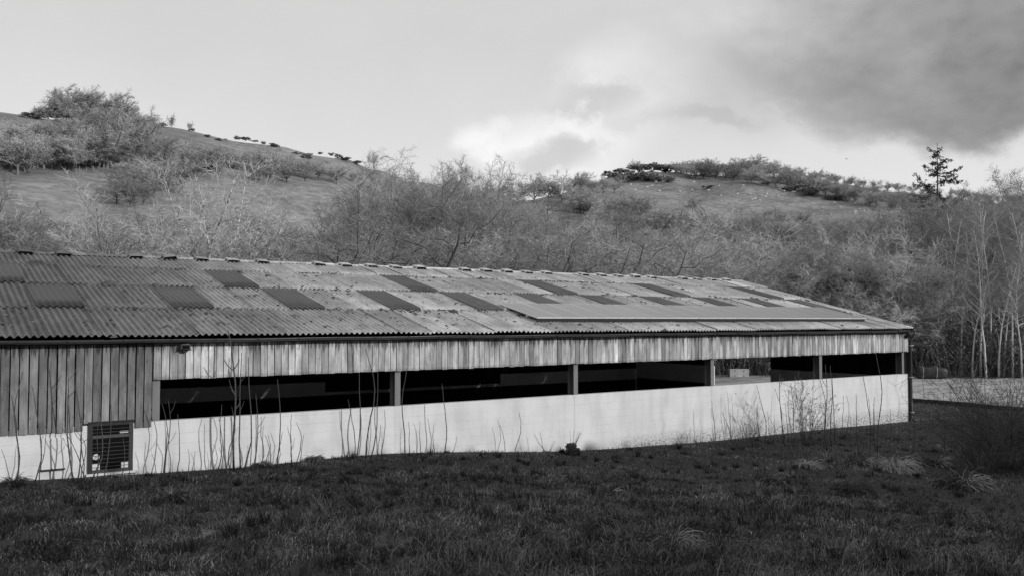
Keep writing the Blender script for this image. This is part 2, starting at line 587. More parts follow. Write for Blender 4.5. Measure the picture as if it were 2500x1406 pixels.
M['render'] = material('white_render', 0.6, 0.9, fn=tinted(0.6, 0.1, 3))
M['slate'] = material('slate', 0.12, 0.7, fn=tinted(0.25, 0.2, 3))


# ------------------------------------------------------------------ the ground: one sheet out to the hills
GB = np.array([(-30, 1.05), (1.6, 1.0), (4.0, .90), (6.5, .82), (9, .84), (10.5, .80), (12, .70), (15.3, .42), (17.6, .30), (22.3, .16), (29, .12), (34.3, .04), (36, 0), (400, 0)])
SKY_X = [-1500, -600, -200, 0, 150, 345, 480, 600, 690, 760, 830, 890, 960, 1100, 1230, 1330, 1400, 1480, 1560, 1640, 1700, 1850, 2010, 2200, 2400, 2600, 3200, 5000]
SKY_Y = [330, 240, 258, 268, 288, 296, 320, 342, 357, 372, 380, 402, 425, 462, 490, 480, 460, 432, 416, 415, 422, 424, 440, 468, 490, 505, 530, 600]


def T(x, y):
    x, y = np.asarray(x, float), np.asarray(y, float)
    dx, dy = x - CAM[0], y - CAM[1]
    r = np.hypot(dx, dy)
    f, s = dx * FW[0] + dy * FW[1], dx * RT[0] + dy * RT[1]
    zb = np.interp(x, GB[:, 0], GB[:, 1])
    rise = np.clip((20.2 - r) / 16.7, 0, 1) ** 1.12
    back = smooth((-22 - y) / 8)
    z = zb + (2.7 - zb) * np.maximum(rise, back)
    bumps = (fbm(x * .9, y * .9, 3, 4) - .5) * .34 * smooth((r - 1.5) / 4) * smooth((-y - .1) / 2.0) * (1 - smooth((x - 36) / 6))
    z = z + bumps
    z = np.where((y > 0.1) & (x < 34.5), -0.03, z)
    col = 1250 + FPX * s / np.maximum(f, 0.12 * r + 1e-6)
    R = np.interp(col, [-1500, 0, 800, 1230, 1330, 1500, 2500, 5000], [330, 300, 300, 380, 400, 480, 480, 520])
    r0 = np.interp(col, [-1500, 0, 1000, 1300, 1600, 2500], [95, 95, 110, 150, 185, 190])
    ca = np.cos(np.arctan2(s, np.maximum(f, 1e-6)))
    zr = 4.25 + (782 - np.interp(col, SKY_X, SKY_Y)) / FPX * R * np.clip(ca, .3, 1)
    t = np.clip((r - r0) / (R - r0), 0, 3)
    up = np.where(t < 1, t ** 1.12, 1 - 0.22 * (t - 1) ** 1.2)
    hill = zr * up + (fbm(x * .03, y * .03, 11, 4) - .5) * 7.0 * smooth(t * 3) * smooth((1.0 - t) * 5)
    m = smooth((f / np.maximum(r, 1e-6) - 0.02) / 0.25)
    return z + hill * m * (t > 0)


def hit(px, py, lo=3.0, hi=900.0):
    """where the line of sight of the photograph at (px, py) meets the ground"""
    d = ray(px, py)
    d = d / np.linalg.norm(d[:2])
    rr = np.geomspace(lo, hi, 1600)
    p = CAM[None] + d[None] * rr[:, None]
    b = p[:, 2] <= T(p[:, 0], p[:, 1])
    if not b.any():                                             # just over the brow: settle on the skyline below
        return hit(px, py + 2, lo, hi)
    i = int(np.argmax(b))
    q = p[i].copy()
    q[2] = float(T(q[0], q[1]))
    return q, rr[i]


def at(px, r):
    d = ray(px, 782)
    d = d[:2] / np.linalg.norm(d[:2])
    x, y = CAM[0] + d[0] * r, CAM[1] + d[1] * r
    return np.array([x, y, float(T(x, y))])


def top_z(px, py, r):
    return 4.25 + (782 - py) / FPX * r * math.cos(math.atan((px - 1250) / FPX))


def axis_lines(a, b, step, lo, hi, g=1.035):
    mid = list(np.arange(a, b + 1e-6, step))
    out, s, v = [], step, b
    while v < hi:
        s *= g
        v += s
        out.append(v)
    left, s, v = [], step, a
    while v > lo:
        s *= g
        v -= s
        left.append(v)
    return np.array(left[::-1] + mid + out)


def build_ground():
    X = axis_lines(-6, 44, 0.4, -1500, 1900)
    Y = axis_lines(-26, 0.0, 0.35, -900, 1900)
    Y = np.sort(np.concatenate([Y[np.abs(Y - .1) > .12], [0.02, 0.099, 0.103]]))
    gx, gy = np.meshgrid(X, Y)
    gz = T(gx, gy)
    n, m = gx.shape
    i = np.arange(n - 1)[:, None] * m + np.arange(m - 1)[None]
    q = np.stack([i, i + 1, i + m + 1, i + m], -1).reshape(-1, 4)
    me = raw_mesh('ground', np.stack([gx, gy, gz], -1).reshape(-1, 3), [q], None, True, M['ground'])
    tag(link(bpy.data.objects.new('ground', me)), 'dark grassy bank running on to pale pasture hills', None, None, 'structure')
    # gravel yard past the end of the barn
    X = np.concatenate([np.linspace(35.2, 43.0, 12), np.linspace(43.3, 110, 60)])
    Y = np.linspace(-22, 48, 70)
    gx, gy = np.meshgrid(X, Y)
    gz = np.maximum(T(gx, gy), 0) + .012 + .05 * (fbm(gx * .3, gy * .3, 5) - .5) * smooth((gx - 43) / 4)
    gz = np.maximum(gz, T(gx, gy) + .006)
    n, m = gx.shape
    i = np.arange(n - 1)[:, None] * m + np.arange(m - 1)[None]
    q = np.stack([i, i + 1, i + m + 1, i + m], -1).reshape(-1, 4)
    c = np.stack([gx, gy], -1).reshape(-1, 2)[q].mean(1)
    rr = np.hypot(c[:, 0], c[:, 1] + 20.3)
    keep = ((c[:, 0] > 43.1) | (c[:, 1] > 6.0)) & (rr < 74 + 3 * np.sin(c[:, 1] * .3)) & ((c[:, 1] > 3) | (c[:, 0] > 43))
    me = raw_mesh('yard', np.stack([gx, gy, gz], -1).reshape(-1, 3), [q[keep]], None, True, M['gravel'])
    tag(link(bpy.data.objects.new('yard', me)), 'sunlit gravel yard beyond the end of the barn', None, None, 'structure')


build_ground()


# ------------------------------------------------------------------ the barn
SLOPE = rad(14.32)
CS, SN = math.cos(SLOPE), math.sin(SLOPE)
EAVE_Y, EAVE_Z = -0.20, 3.906
PITCHW, COVER, X0 = 1.003 / 7, 1.003, 2.40
L1, L2, L3, LR = 2.56, 5.13, 7.70, 9.35
XE = 34.42                                                     # outer face of the right-hand gable
RIDGE_Y = EAVE_Y + LR * CS


def roofp(x, L, h):
    return np.stack([x, EAVE_Y + L * CS - h * SN, EAVE_Z + L * SN + h * CS], -1)


def sheet(mb, k, La, Lb, rng, lift=0.0, tint=1.0, lip=0.012, amp=0.027, waves=7, lower=0.0, twist=.006):
    x = X0 + COVER * k + np.linspace(0, COVER, waves * 8 + 1)
    ph = np.cos((x - X0) / PITCHW * 2 * np.pi)
    n = 5
    rows = []
    skew = rng.normal() * twist
    for j in range(n):
        t = j / (n - 1)
        h = amp * ph + lip * (1 - t) + lift + abs(skew) + skew * (x - x.mean()) / (.5 * COVER)
        rows.append(roofp(x, np.full_like(x, La + (Lb - La) * t) + lower * (1 - t), h))
    rows.insert(0, rows[0] - np.array([0, 0, 0.014]))
    V = np.stack(rows, 0)
    r, m = V.shape[:2]
    i = np.arange(r - 1)[:, None] * m + np.arange(m - 1)[None]
    q = np.stack([i, i + 1, i + m + 1, i + m], -1).reshape(-1, 4)
    mb.add(V.reshape(-1, 3), q, tint=tint)


def build_barn():
    rng = np.random.default_rng(5)
    barn = empty('barn', (0, 0, 0), 'long low barn with white block wall, slatted boards and corrugated roof', 'barn')
    # ---- block wall, pilasters, gable, back
    w = MB()
    w.box(-7.5, XE, 0, .19, -.6, 2.02)
    piers = [4.46 + 5.99 * k for k in range(-2, 5)]
    for p in piers:
        w.box(p, p + .19, -.005, -.0005, -.6, 2.022)
    w.box(XE - .45, XE, -.004, -.0005, -.6, 2.021)
    w.build('block_wall', M['block'], barn)
    g = MB()
    DY0, DY1 = 6.95, 10.62
    for (a, b) in ((.195, DY0), (DY1, 16.4)):
        g = MB()
        g.box(XE - .16, XE - .004, a, b, -.3, 1.9)
        g.build('gable_wall', M['inner_band'], barn)
    gb = MB()
    for (a, b) in ((.03, DY0), (DY1, 16.9)):
        for q in np.arange(a, b - .05, .17):
            h = EAVE_Z - .1 + (min(q, 17.4 - q)) * math.tan(SLOPE)
            gb.box(XE - .14, XE - .012, q, min(q + .168, b), 1.903, h, .6 + .8 * rng.random())
    for q in np.arange(DY0, DY1 - .05, .17):
        h = EAVE_Z - .1 + (min(q, 17.4 - q)) * math.tan(SLOPE)
        gb.box(XE - .14, XE - .012, q, min(q + .168, DY1), 2.72, h, .6 + .8 * rng.random())
    gb.build('gable_cladding', M['inner_dark'], barn)
    k = MB()
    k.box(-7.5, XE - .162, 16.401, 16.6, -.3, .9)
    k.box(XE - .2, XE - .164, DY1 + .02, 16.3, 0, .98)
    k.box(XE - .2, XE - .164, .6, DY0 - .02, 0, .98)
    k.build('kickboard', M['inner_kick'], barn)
    bnd = MB()
    for (a, b, t) in ((-7.5, 15.4, 1.5), (15.4, 24.9, 1.04), (24.9, XE - .162, 1.52)):
        bnd.box(a, b, 16.42, 16.58, .902, t, 1.0 if t > 1.2 else .8)
    bnd.build('back_wall', M['inner_band'], barn)
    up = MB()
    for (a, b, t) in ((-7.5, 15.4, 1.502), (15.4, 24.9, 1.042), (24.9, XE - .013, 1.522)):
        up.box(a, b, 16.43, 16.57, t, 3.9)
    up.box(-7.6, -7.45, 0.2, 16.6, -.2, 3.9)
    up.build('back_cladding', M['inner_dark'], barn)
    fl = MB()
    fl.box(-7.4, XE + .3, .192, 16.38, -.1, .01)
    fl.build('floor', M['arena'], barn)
    # ---- steel frame: I-section posts with rafters, purlins
    for i, p in enumerate(piers + [XE - .42]):
        m = MB()
        for (ya, yb) in ((.03, .044), (.30, .314)):
            m.box(p + .005, p + .165, ya, yb, 2.024, 3.72)
        m.box(p + .081, p + .089, .044, .30, 2.024, 3.72, .5)  # web tinted darker to paint the shade in its recess
        m.box(p + .0, p + .17, .025, .03, 2.022, 2.05)
        m.build('post', M['steel'], barn)
    r = MB()
    for p in piers + [XE - .42]:
        for (ya, yb, s) in ((.2, RIDGE_Y, 1), (17.2, RIDGE_Y, -1)):
            V = []
            for yy in (ya, yb):
                zz = EAVE_Z - .30 + abs(yy - ya) * math.tan(SLOPE) - .02
                for zo in (-.25, 0):
                    for xo in (.02, .15):
                        V.append((p + xo, yy, zz + zo))
            r.add(V, [(0, 1, 3, 2), (4, 6, 7, 5), (0, 4, 5, 1), (2, 3, 7, 6), (0, 2, 6, 4), (1, 5, 7, 3)])
    for L in np.arange(.6, 9.2, 1.25):
        y, z = EAVE_Y + L * CS, EAVE_Z + L * SN
        r.box(-7.5, XE - .02, y - .03, y + .03, z - .24, z - .075)
        r.box(-7.5, XE - .02, 17.4 - y - .03, 17.4 - y + .03, z - .24, z - .075)
    r.build('roof_frame', M['inner_dark'], barn)
    # ---- slatted boards
    c = MB()

    def boards(xa, xb, zb, zt, yf, gapr, pitch):
        x = xa
        while x < xb - .06:
            wd = min(pitch - rng.uniform(*gapr), xb - x)
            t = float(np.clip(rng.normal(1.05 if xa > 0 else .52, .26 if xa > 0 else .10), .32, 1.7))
            if rng.random() < .12:
                t *= 1.35
            zlo = zb(x) + rng.normal() * .006
            th, tw = .022, rng.normal() * .004
            y0 = yf + rng.normal() * .0025
            lean = rng.normal() * .004
            V = np.array([[x, y0 + tw, zlo], [x + wd, y0 - tw, zlo], [x, y0 + tw + th, zlo], [x + wd, y0 - tw + th, zlo],
                          [x + lean, y0 + tw, zt], [x + wd + lean, y0 - tw, zt], [x + lean, y0 + tw + th, zt], [x + wd + lean, y0 - tw + th, zt]])
            c.add(V, [(0, 2, 3, 1), (4, 5, 7, 6), (0, 1, 5, 4), (2, 6, 7, 3), (0, 4, 6, 2), (1, 3, 7, 5)], tint=t)
            x += pitch
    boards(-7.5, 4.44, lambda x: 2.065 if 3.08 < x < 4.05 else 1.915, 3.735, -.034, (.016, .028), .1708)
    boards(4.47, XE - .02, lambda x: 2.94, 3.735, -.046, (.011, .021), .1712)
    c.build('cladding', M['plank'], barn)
    nl = MB()
    for x in np.arange(4.47 + .075, XE - .1, .1712):
        for dx in (-.045, .045):
            for z in (3.10, 3.58, 2.99):
                if rng.random() < .75:
                    q = x + dx + rng.normal() * .005
                    zz = z + rng.normal() * .006
                    nl.box(q - .005, q + .005, -.051, -.044, zz - .005, zz + .005, .6)
    for x in np.arange(-.2, 4.4, .1708):
        for dx in (.03, .12):
            for z in (2.10, 2.85, 3.6):
                q = x + dx + rng.normal() * .005
                nl.box(q - .005, q + .005, -.040, -.03, z - .005, z + .005, .6)
    nl.build('nails', M['dark_paint'], barn)
    rl = MB()
    for z in (3.08, 3.58):
        rl.box(4.68, XE - .45, -.020, .025, z - .05, z + .05)
    for z in (2.1, 2.85, 3.58):
        rl.box(-7.4, 4.44, -.010, -.0015, z - .05, z + .05)
    rl.build('cladding_rail', M['frame'], barn)
    bk = MB()  # black sheet stands in for the unlit interior behind the gaps
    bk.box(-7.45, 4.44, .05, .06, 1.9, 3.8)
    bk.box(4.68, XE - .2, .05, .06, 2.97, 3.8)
    bk.build('gap_dark_sheet', M['inner_dark'], barn)
    # ---- roof
    fib = MB()
    lights = []
    for row, (a, b) in enumerate(((0, L1 + .12), (L1, L2 + .12), (L2, L3 + .12))):
        for kk in range(-10, 32):
            if row == 1 and kk >= -9 and kk % 3 == 0:
                lights.append((kk, a, b))
                continue
            if row == 2 and (kk - 5) % 6 == 0:
                lights.append((kk, a, b))
                continue
            sheet(fib, kk, a, b, rng, lift=rng.uniform(0, .006) + .002 * (kk % 2), tint=float(np.clip(rng.normal(1, .10), .7, 1.3)),
                  lip=.018 + rng.uniform(0, .022), lower=rng.normal() * .016)
    for kk in range(-10, 32):                                   # ridge wings
        sheet(fib, kk, L3 - .02, LR, rng, lift=.014 + rng.uniform(0, .005), tint=float(np.clip(rng.normal(1.0, .1), .7, 1.3)), lip=.016, lower=rng.normal() * .01)
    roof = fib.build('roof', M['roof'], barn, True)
    rear = MB()
    x = np.linspace(X0 - 10 * COVER, X0 + 32 * COVER, 700)
    ph = .027 * np.cos((x - X0) / PITCHW * 2 * np.pi)
    V = np.stack([np.stack([x, np.full_like(x, 2 * RIDGE_Y - EAVE_Y - L * CS), EAVE_Z + L * SN + ph], -1) for L in (0, 3, 6, LR)])
    i = np.arange(3)[:, None] * 700 + np.arange(699)[None]
    rear.add(V.reshape(-1, 3), np.stack([i, i + 1, i + 701, i + 700], -1).reshape(-1, 4))
    rear.build('rear_roof', M['roof'], barn, True)
    for (kk, a, b) in lights:
        s = MB()
        sheet(s, kk, a - .01, b, rng, lift=.018 + rng.uniform(0, .01), tint=float(np.clip(rng.normal(1, .16), .7, 1.4)), lip=.055, amp=.022, twist=0.0)
        V = [roofp(np.array(X0 + COVER * (kk + e)), np.array(a + .07), hh) for e in (0, 1) for hh in (-.05, .07)]
        s.add(V, [(0, 1, 3, 2)], tint=.05)  # added dark strip stops sun leaking in under the lower edge
        for e in (.001, .999):                                   # added side strips that keep sun out of the laps
            V = [roofp(np.array(X0 + COVER * (kk + e)), np.array(L), hh) for L, tp in ((a, .100), (b, .046)) for hh in (-.06, tp)]
            s.add(V, [(0, 1, 3, 2)], tint=.05)
        s.build('rooflight', M['rooflight'], roof, True)
    # ridge roll and raised ridge vents
    rc = MB()
    xs = np.linspace(X0 - 10 * COVER, X0 + 32 * COVER, 43)
    for a, b in zip(xs[:-1], xs[1:]):
        dz = rng.normal() * .006
        th = np.linspace(-1.2, 1.2, 9)
        ring = np.stack([RIDGE_Y + .15 * np.sin(th), EAVE_Z + LR * SN - .045 + .12 * np.cos(th) + dz], -1)
        V = [(xx, yy, zz) for xx in (a + .004, b + .03) for yy, zz in ring]
        rc.add(V, [(j, j + 1, j + 10, j + 9) for j in range(8)], tint=float(np.clip(rng.normal(1, .12), .6, 1.4)))
    rc.build('ridge_cap', M['roof'], roof, True)
    zr = EAVE_Z + LR * SN
    for kk in range(-9, 32):
        x = 2.76 + 1.0115 * kk
        if min(abs(x - q) for q in (-7.3, -1.2, 4.8, 11.0, 17.0, 23.0, 29.0)) < .4 or x > 33.6:
            continue
        tilt = rng.normal() * .012
        if 6.6 < x < 7.1:
            tilt = .05
        h, wt, wb = .115 + rng.normal() * .008, .17, .25
        m = MB()
        for (p, q) in (((-wb, 0), (-wt, h)), ((-wt, h), (wt, h + tilt)), ((wt, h + tilt), (wb, 0))):
            V = []
            for (dx, dz) in (p, q):
                for yy, zo in ((RIDGE_Y - .36, -.085), (RIDGE_Y, .0), (RIDGE_Y + .36, -.085)):
                    V += [(x + dx, yy, zr + dz + zo), (x + dx * 1.04, yy, zr + dz + zo + .014)]
            m.add(V, [(0, 2, 8, 6), (2, 4, 10, 8), (1, 7, 9, 3), (3, 9, 11, 5), (0, 6, 7, 1), (4, 5, 11, 10)], tint=float(rng.uniform(.8, 1.2)))
        vent = m.build('ridge_vent', M['roof'], roof)
        d = MB()
        d.box(x - wb * .92, x + wb * .92, RIDGE_Y - .28, RIDGE_Y + .28, zr - .1, zr + .035, .35)  # black box stands in for the shaded void under the hood
        d.build('vent_dark_fill', M['inner_dark'], vent)
    # moss cushions: mostly along the laps and the lower sheets
    N = 11000
    mx = rng.uniform(-3, 34.3, N)
    mL = np.where(rng.random(N) < .45, rng.choice([L1, L2, L3], N) + rng.normal(0, .10, N) - .03, rng.beta(1.1, 1.6, N) * 9.2)
    keep = (fbm(mx * .7, mL * .9, 21) > .40) & (mL > .02) & (mL < 9.2)
    for (kk, a, b) in lights:
        keep &= ~((mx > X0 + COVER * kk - .02) & (mx < X0 + COVER * (kk + 1) + .02) & (mL > a + .02) & (mL < b - .1))
    mx, mL = mx[keep], mL[keep]
    sz = rng.lognormal(-3.42, .5, len(mx))
    base = roofp(mx, mL, .027 * np.cos((mx - X0) / PITCHW * 2 * np.pi) + .006)
    oc = np.array([(1, 0, 0), (.3, .95, 0), (-.8, .6, 0), (-.8, -.6, 0), (.3, -.95, 0), (.1, 0, .62)])
    V = base[:, None] + oc[None] * sz[:, None, None] * rng.uniform(.6, 1.3, (len(mx), 6, 1)) * np.array([1.3, 1, 1])
    V[:, :, 2] += (V[:, :, 1] - base[:, None, 1]) * math.tan(SLOPE)
    tri = np.array([(0, 1, 5), (1, 2, 5), (2, 3, 5), (3, 4, 5), (4, 0, 5)])
    mm = MB()
    mm.add(V.reshape(-1, 3), tris=(np.arange(len(mx))[:, None, None] * 6 + tri[None]).reshape(-1, 3), tint=np.repeat(rng.uniform(.4, 1.5, len(mx)), 6))
    tag(mm.build('moss', M['moss'], roof), kind='stuff')
    # verge board at the gable
    vb = MB()
    for s in (1, -1):
        V = []
        for L in (-.02, LR):
            y, z = EAVE_Y + L * CS, EAVE_Z + L * SN
            y = y if s > 0 else 2 * RIDGE_Y - y
            V += [(XE + .07, y, z - .15), (XE + .10, y, z - .15), (XE + .07, y, z + .045), (XE + .10, y, z + .045)]
        vb.add(V, [(0, 1, 3, 2), (4, 6, 7, 5), (0, 4, 5, 1), (2, 3, 7, 6), (0, 2, 6, 4), (1, 5, 7, 3)])
    vb.build('verge_board', M['dark_paint'], roof)
    # ---- gutter
    gt = MB()
    th = np.linspace(math.pi, 2 * math.pi, 13)
    xs = np.arange(-8, XE + .35, .5)
    sag = .008 * np.sin(xs * 1.7) + .006 * np.sin(xs * .61 + 1)
    for rr, flip in ((.064, 0), (.058, 1)):
        V = np.stack([np.broadcast_to(xs[:, None], (len(xs), 13)), -.285 + rr * np.cos(th)[None] + 0 * xs[:, None], 3.835 + sag[:, None] + rr * np.sin(th)[None]], -1)
        i = np.arange(len(xs) - 1)[:, None] * 13 + np.arange(12)[None]
        q = np.stack([i, i + 1, i + 14, i + 13], -1).reshape(-1, 4)
        gt.add(V.reshape(-1, 3), q[:, ::-1] if flip else q)
    gt.box(XE + .3, XE + .31, -.349, -.221, 3.772, 3.836)
    gut = gt.build('gutter', M['black_plastic'], barn, True)
    bm_ = MB()
    for x in np.arange(-7, XE + .2, .98):
        x = x + rng.normal() * .05
        P = np.stack([np.full(9, x), -.285 + .071 * np.cos(np.linspace(math.pi, 2 * math.pi, 9)), 3.84 + .071 * np.sin(np.linspace(math.pi, 2 * math.pi, 9))], -1)
        bm_.tubes(P, np.full(9, .014), 6, .7)
        bm_.box(x - .016, x + .016, -.23, -.05, 3.80, 3.83, .7)
    bm_.build('gutter_bracket', M['black_plastic'], gut)
    fs = MB()
    fs.box(-7.5, XE, -.05, -.02, 3.737, 3.84)
    fs.build('fascia', M['dark_paint'], barn)
    dp = MB()
    P = np.array([(XE + .02, -.285, 3.78), (XE + .02, -.285, 3.70), (XE + .02, -.15, 3.52), (XE + .02, -.11, 3.4), (XE + .02, -.11, .25), (XE + .02, -.16, .14), (XE + .02, -.26, .10)])
    dp.tubes(P, np.full(7, .042), 10)
    d = dp.build('downpipe', M['black_plastic'], barn, True)
    cl = MB()
    for z in (1.88, .42, 3.2):
        cl.box(XE - .045, XE + .16, -.165, -.06, z - .012, z + .012, 9.0)
    cl.build('pipe_clip', M['black_plastic'], d)
    cb = MB()
    cb.box(XE - .03, XE + .05, -.056, .03, -.2, 3.74)
    cb.build('corner_board', M['dark_paint'], barn)
    # ---- barred window
    f = MB()
    x0, x1, z0, z1 = 3.18, 4.07, 1.0, 2.05
    f.box(x0, x0 + .085, -.040, -.002, z0, z1, .75)
    f.box(x1 - .085, x1, -.040, -.002, z0, z1, 1.15)
    f.box(x0 - .01, x1 + .03, -.044, -.002, z1 + .0005, z1 + .045, .35)
    f.box(x0 + .0855, x1 - .0855, -.038, -.002, z0, z0 + .07, 1.7)
    f.box(x0 + .0855, x1 - .0855, -.038, -.002, 1.735, 1.80, 1.9)
    f.box(x0 + .0855, x1 - .0855, -.038, -.002, z1 - .05, z1, .7)
    win = f.build('window', M['frame'], barn)
    s = MB()
    s.box(x0 - .03, x1 + .10, -.075, -.0025, z0 - .05, z0 - .0015)
    s.build('sill', M['white'], win)
    g = MB()
    g.box(x0 + .086, x1 - .086, -.018, -.003, z0 + .071, z1 - .051)
    g.build('pane', M['glass'], win)
    for j in range(9):
        z = 1.13 + j * .082 if j < 7 else 1.86 + (j - 7) * .075
        b = MB()
        b.tubes(np.array([(x0 + .05, -.050, z + rng.normal() * .003), (x1 - .05, -.050, z + rng.normal() * .003)]), np.full(2, .0045), 6, .45)
        b.build('bar', M['steel'], win)
    v = MB()
    a = np.linspace(0, 2 * np.pi, 25)[:-1]
    for rr, yy in ((.066, -.030), (.030, -.036)):
        n0 = v.n
        V = [(x0 + .16, yy, 1.345)] + [(x0 + .16 + rr * math.cos(t), yy, 1.345 + rr * math.sin(t)) for t in a] + [(x0 + .16 + rr * math.cos(t), -.017, 1.345 + rr * math.sin(t)) for t in a]
        v.add(V, quads=[(1 + i, 1 + (i + 1) % 24, 25 + (i + 1) % 24, 25 + i) for i in range(24)], tris=[(0, 1 + (i + 1) % 24, 1 + i) for i in range(24)], tint=.9 if rr > .05 else .55)
    v.build('fan_vent', M['white'], win)
    n = MB()
    n.box(x0 + .088, x0 + .235, -.024, -.0185, z0 + .072, z0 + .20)
    n.box(x1 - .23, x1 - .088, -.024, -.0185, z0 + .072, z0 + .19)
    n.build('notice', M['white'], win)
    n = MB()
    n.box(x1 - .27, x1 - .10, -.024, -.0185, 1.82, 1.865)
    st = n.build('sticker', M['white'], win)
    n = MB()
    for i in range(9):
        n.box(x1 - .262 + i * .017, x1 - .262 + i * .017 + .011, -.0255, -.0242, 1.834, 1.851)
    n.build('print', M['dark_paint'], st)
    # ---- access hatch
    h = MB()
    h.bevel_box(2.31, 2.74, -.032, -.0005, 1.17, 1.81, .006)
    ha = h.build('access_hatch', M['hinge'], barn)
    h = MB()
    h.box(2.28, 2.75, -.05, -.0008, 1.142, 1.168)  # dark strip stands in for the shadow below the hatch
    h.build('hatch_shade_strip', M['frame'], ha)
    h = MB()
    h.tubes(np.array([(2.345, -.045, 1.48), (2.345, -.03, 1.48)]), np.full(2, .009), 8)
    h.build('latch', M['dark_paint'], ha)
    # ---- solar array: a thing bolted on the roof
    sol = empty('solar_array', tuple(roofp(np.array(24.0), np.array(1.2), .05)), 'long row of framed solar panels raised above the lower roof slope', 'solar panels')
    o = np.array(sol.location)
    LA, LB, HA, HB = 1.02, 3.22, .20, .12
    for j in range(17):
        xa = 15.62 + j * 1.0
        m, e = MB(), MB()
        for (p, q, dest, hh) in ((0.035, .965, m, .004), (0, 1, e, 0)):
            V = []
            for L, h in ((LA, HA), (LB, HB)):
                t = .035 if dest is m else 0
                Lq = L + (t if L == LA else -t)
                for xx in (xa + p * .985, xa + q * .985):
                    V.append(roofp(np.array(xx), np.array(Lq), h + hh) - o)
                    V.append(roofp(np.array(xx), np.array(Lq), h + hh - (.008 if dest is m else .04)) - o)
            dest.add(V, [(0, 2, 6, 4), (1, 5, 7, 3), (0, 1, 3, 2), (4, 6, 7, 5), (0, 4, 5, 1), (2, 3, 7, 6)], tint=float(rng.uniform(.9, 1.1)))
        pn = m.build('panel', M['panel'], sol)
        e.build('panel_frame', M['alu'], pn)
    m = MB()
    for L, h0 in ((1.5, .03), (2.7, .03)):
        h = HA + (HB - HA) * (L - LA) / (LB - LA) - .045
        V = [roofp(np.array(xx), np.array(L + dl), hh) - o for xx in (15.55, 32.6) for dl in (-.02, .02) for hh in (h - .04, h - .002)]
        m.add(V, [(0, 1, 3, 2), (4, 6, 7, 5), (0, 4, 5, 1), (2, 3, 7, 6), (0, 2, 6, 4), (1, 5, 7, 3)])
    m.build('rail', M['alu'], sol)
    m = MB()
    V = [roofp(np.array(xx), np.array(LA + dl), hh) - o for xx in (15.64, 32.58) for dl in (.03, .05) for hh in (.045, HA - .042)]  # black strip stands in for the shaded gap below the panels
    m.add(V, [(0, 1, 3, 2), (4, 6, 7, 5), (0, 4, 5, 1), (2, 3, 7, 6), (0, 2, 6, 4), (1, 5, 7, 3)])
    m.build('skirt', M['dark_paint'], sol)
    m = MB()
    for xx in np.arange(15.75, 32.6, .96):
        for L in (1.12, 1.5, 2.7):
            V = [roofp(np.array(xx + dx), np.array(L + dl), hh) - o for dx in (-.02, .02) for dl in (-.015, .015) for hh in (.0, HA - .045 if L < 1.2 else .11)]
            m.add(V, [(0, 1, 3, 2), (4, 6, 7, 5), (0, 4, 5, 1), (2, 3, 7, 6), (0, 2, 6, 4), (1, 5, 7, 3)])
    m.build('bracket', M['dark_paint'], sol)
    # ---- floodlights under the eaves
    for (x, z, lab) in ((5.11, 3.63, 'grey floodlight bolted high on the boards near the barred window'), (34.2, 3.60, 'small dark lamp under the eaves at the far right barn corner')):
        fl_ = empty('floodlight', (x, -.05, z), lab, 'floodlight')
        m = MB()
        m.bevel_box(-.10, .10, -.17, -.04, -.03, .09, .02)
        V = m.build('lamp_housing', M['steel'] if x < 10 else M['dark_paint'], fl_)
        m = MB()
        m.box(-.08, .08, -.176, -.1705, -.015, .075, 1)
        m.build('lamp_glass', M['glass'], fl_)
        m = MB()
        m.box(-.12, -.105, -.13, .0, -.05, -.02)
        m.box(.105, .12, -.13, .0, -.05, -.02)
        m.box(-.05, .05, -.09, -.03, -.085, -.032)
        m.build('lamp_bracket', M['dark_paint'], fl_)


build_barn()


# ------------------------------------------------------------------ trees
def grow(rng, P0, D0, L, R0, K, wig, trop, taper):
    N = len(P0)
    P = np.empty((N, K, 3))
    DD = np.empty((N, K, 3))
    P[:, 0] = P0
    d = D0 / (np.linalg.norm(D0, axis=1, keepdims=True) + 1e-9)
    st = (L / (K - 1))[:, None]
    for k in range(K):
        DD[:, k] = d
        if k < K - 1:
            P[:, k + 1] = P[:, k] + d * st
            d = d + rng.normal(size=(N, 3)) * wig + np.array([0, 0, trop])
            d /= np.linalg.norm(d, axis=1, keepdims=True)
    R = R0[:, None] * (1 - (1 - taper) * np.linspace(0, 1, K)[None])
    return P, DD, R


def kids(rng, P, DD, R, L, n, t0, t1, amin, amax, ratio, rr, rmin, flat=0.0):
    N, K, _ = P.shape
    t = (np.arange(n)[None] + rng.random((N, n))) / n * (t1 - t0) + t0
    g = t * (K - 1)
    i = np.minimum(g.astype(int), K - 2)
    f = (g - i)[..., None]
    a = np.arange(N)[:, None]
    p = P[a, i] * (1 - f) + P[a, i + 1] * f
    d = DD[a, i]
    r = R[a, i] * (1 - f[..., 0]) + R[a, i + 1] * f[..., 0]
    rv = rng.normal(size=d.shape)
    rv[..., 2] *= 1 - flat
    pr = rv - (rv * d).sum(-1, keepdims=True) * d
    pr /= np.linalg.norm(pr, axis=-1, keepdims=True) + 1e-9
    ang = rng.uniform(amin, amax, (N, n))[..., None]
    cd = d * np.cos(ang) + pr * np.sin(ang)
    ln = L[:, None] * ratio * rng.uniform(.7, 1.2, (N, n)) * (1.25 - .5 * (t - t0) / max(t1 - t0, 1e-6))
    return p.reshape(-1, 3), cd.reshape(-1, 3), ln.ravel(), np.maximum(r.ravel() * rr, rmin)


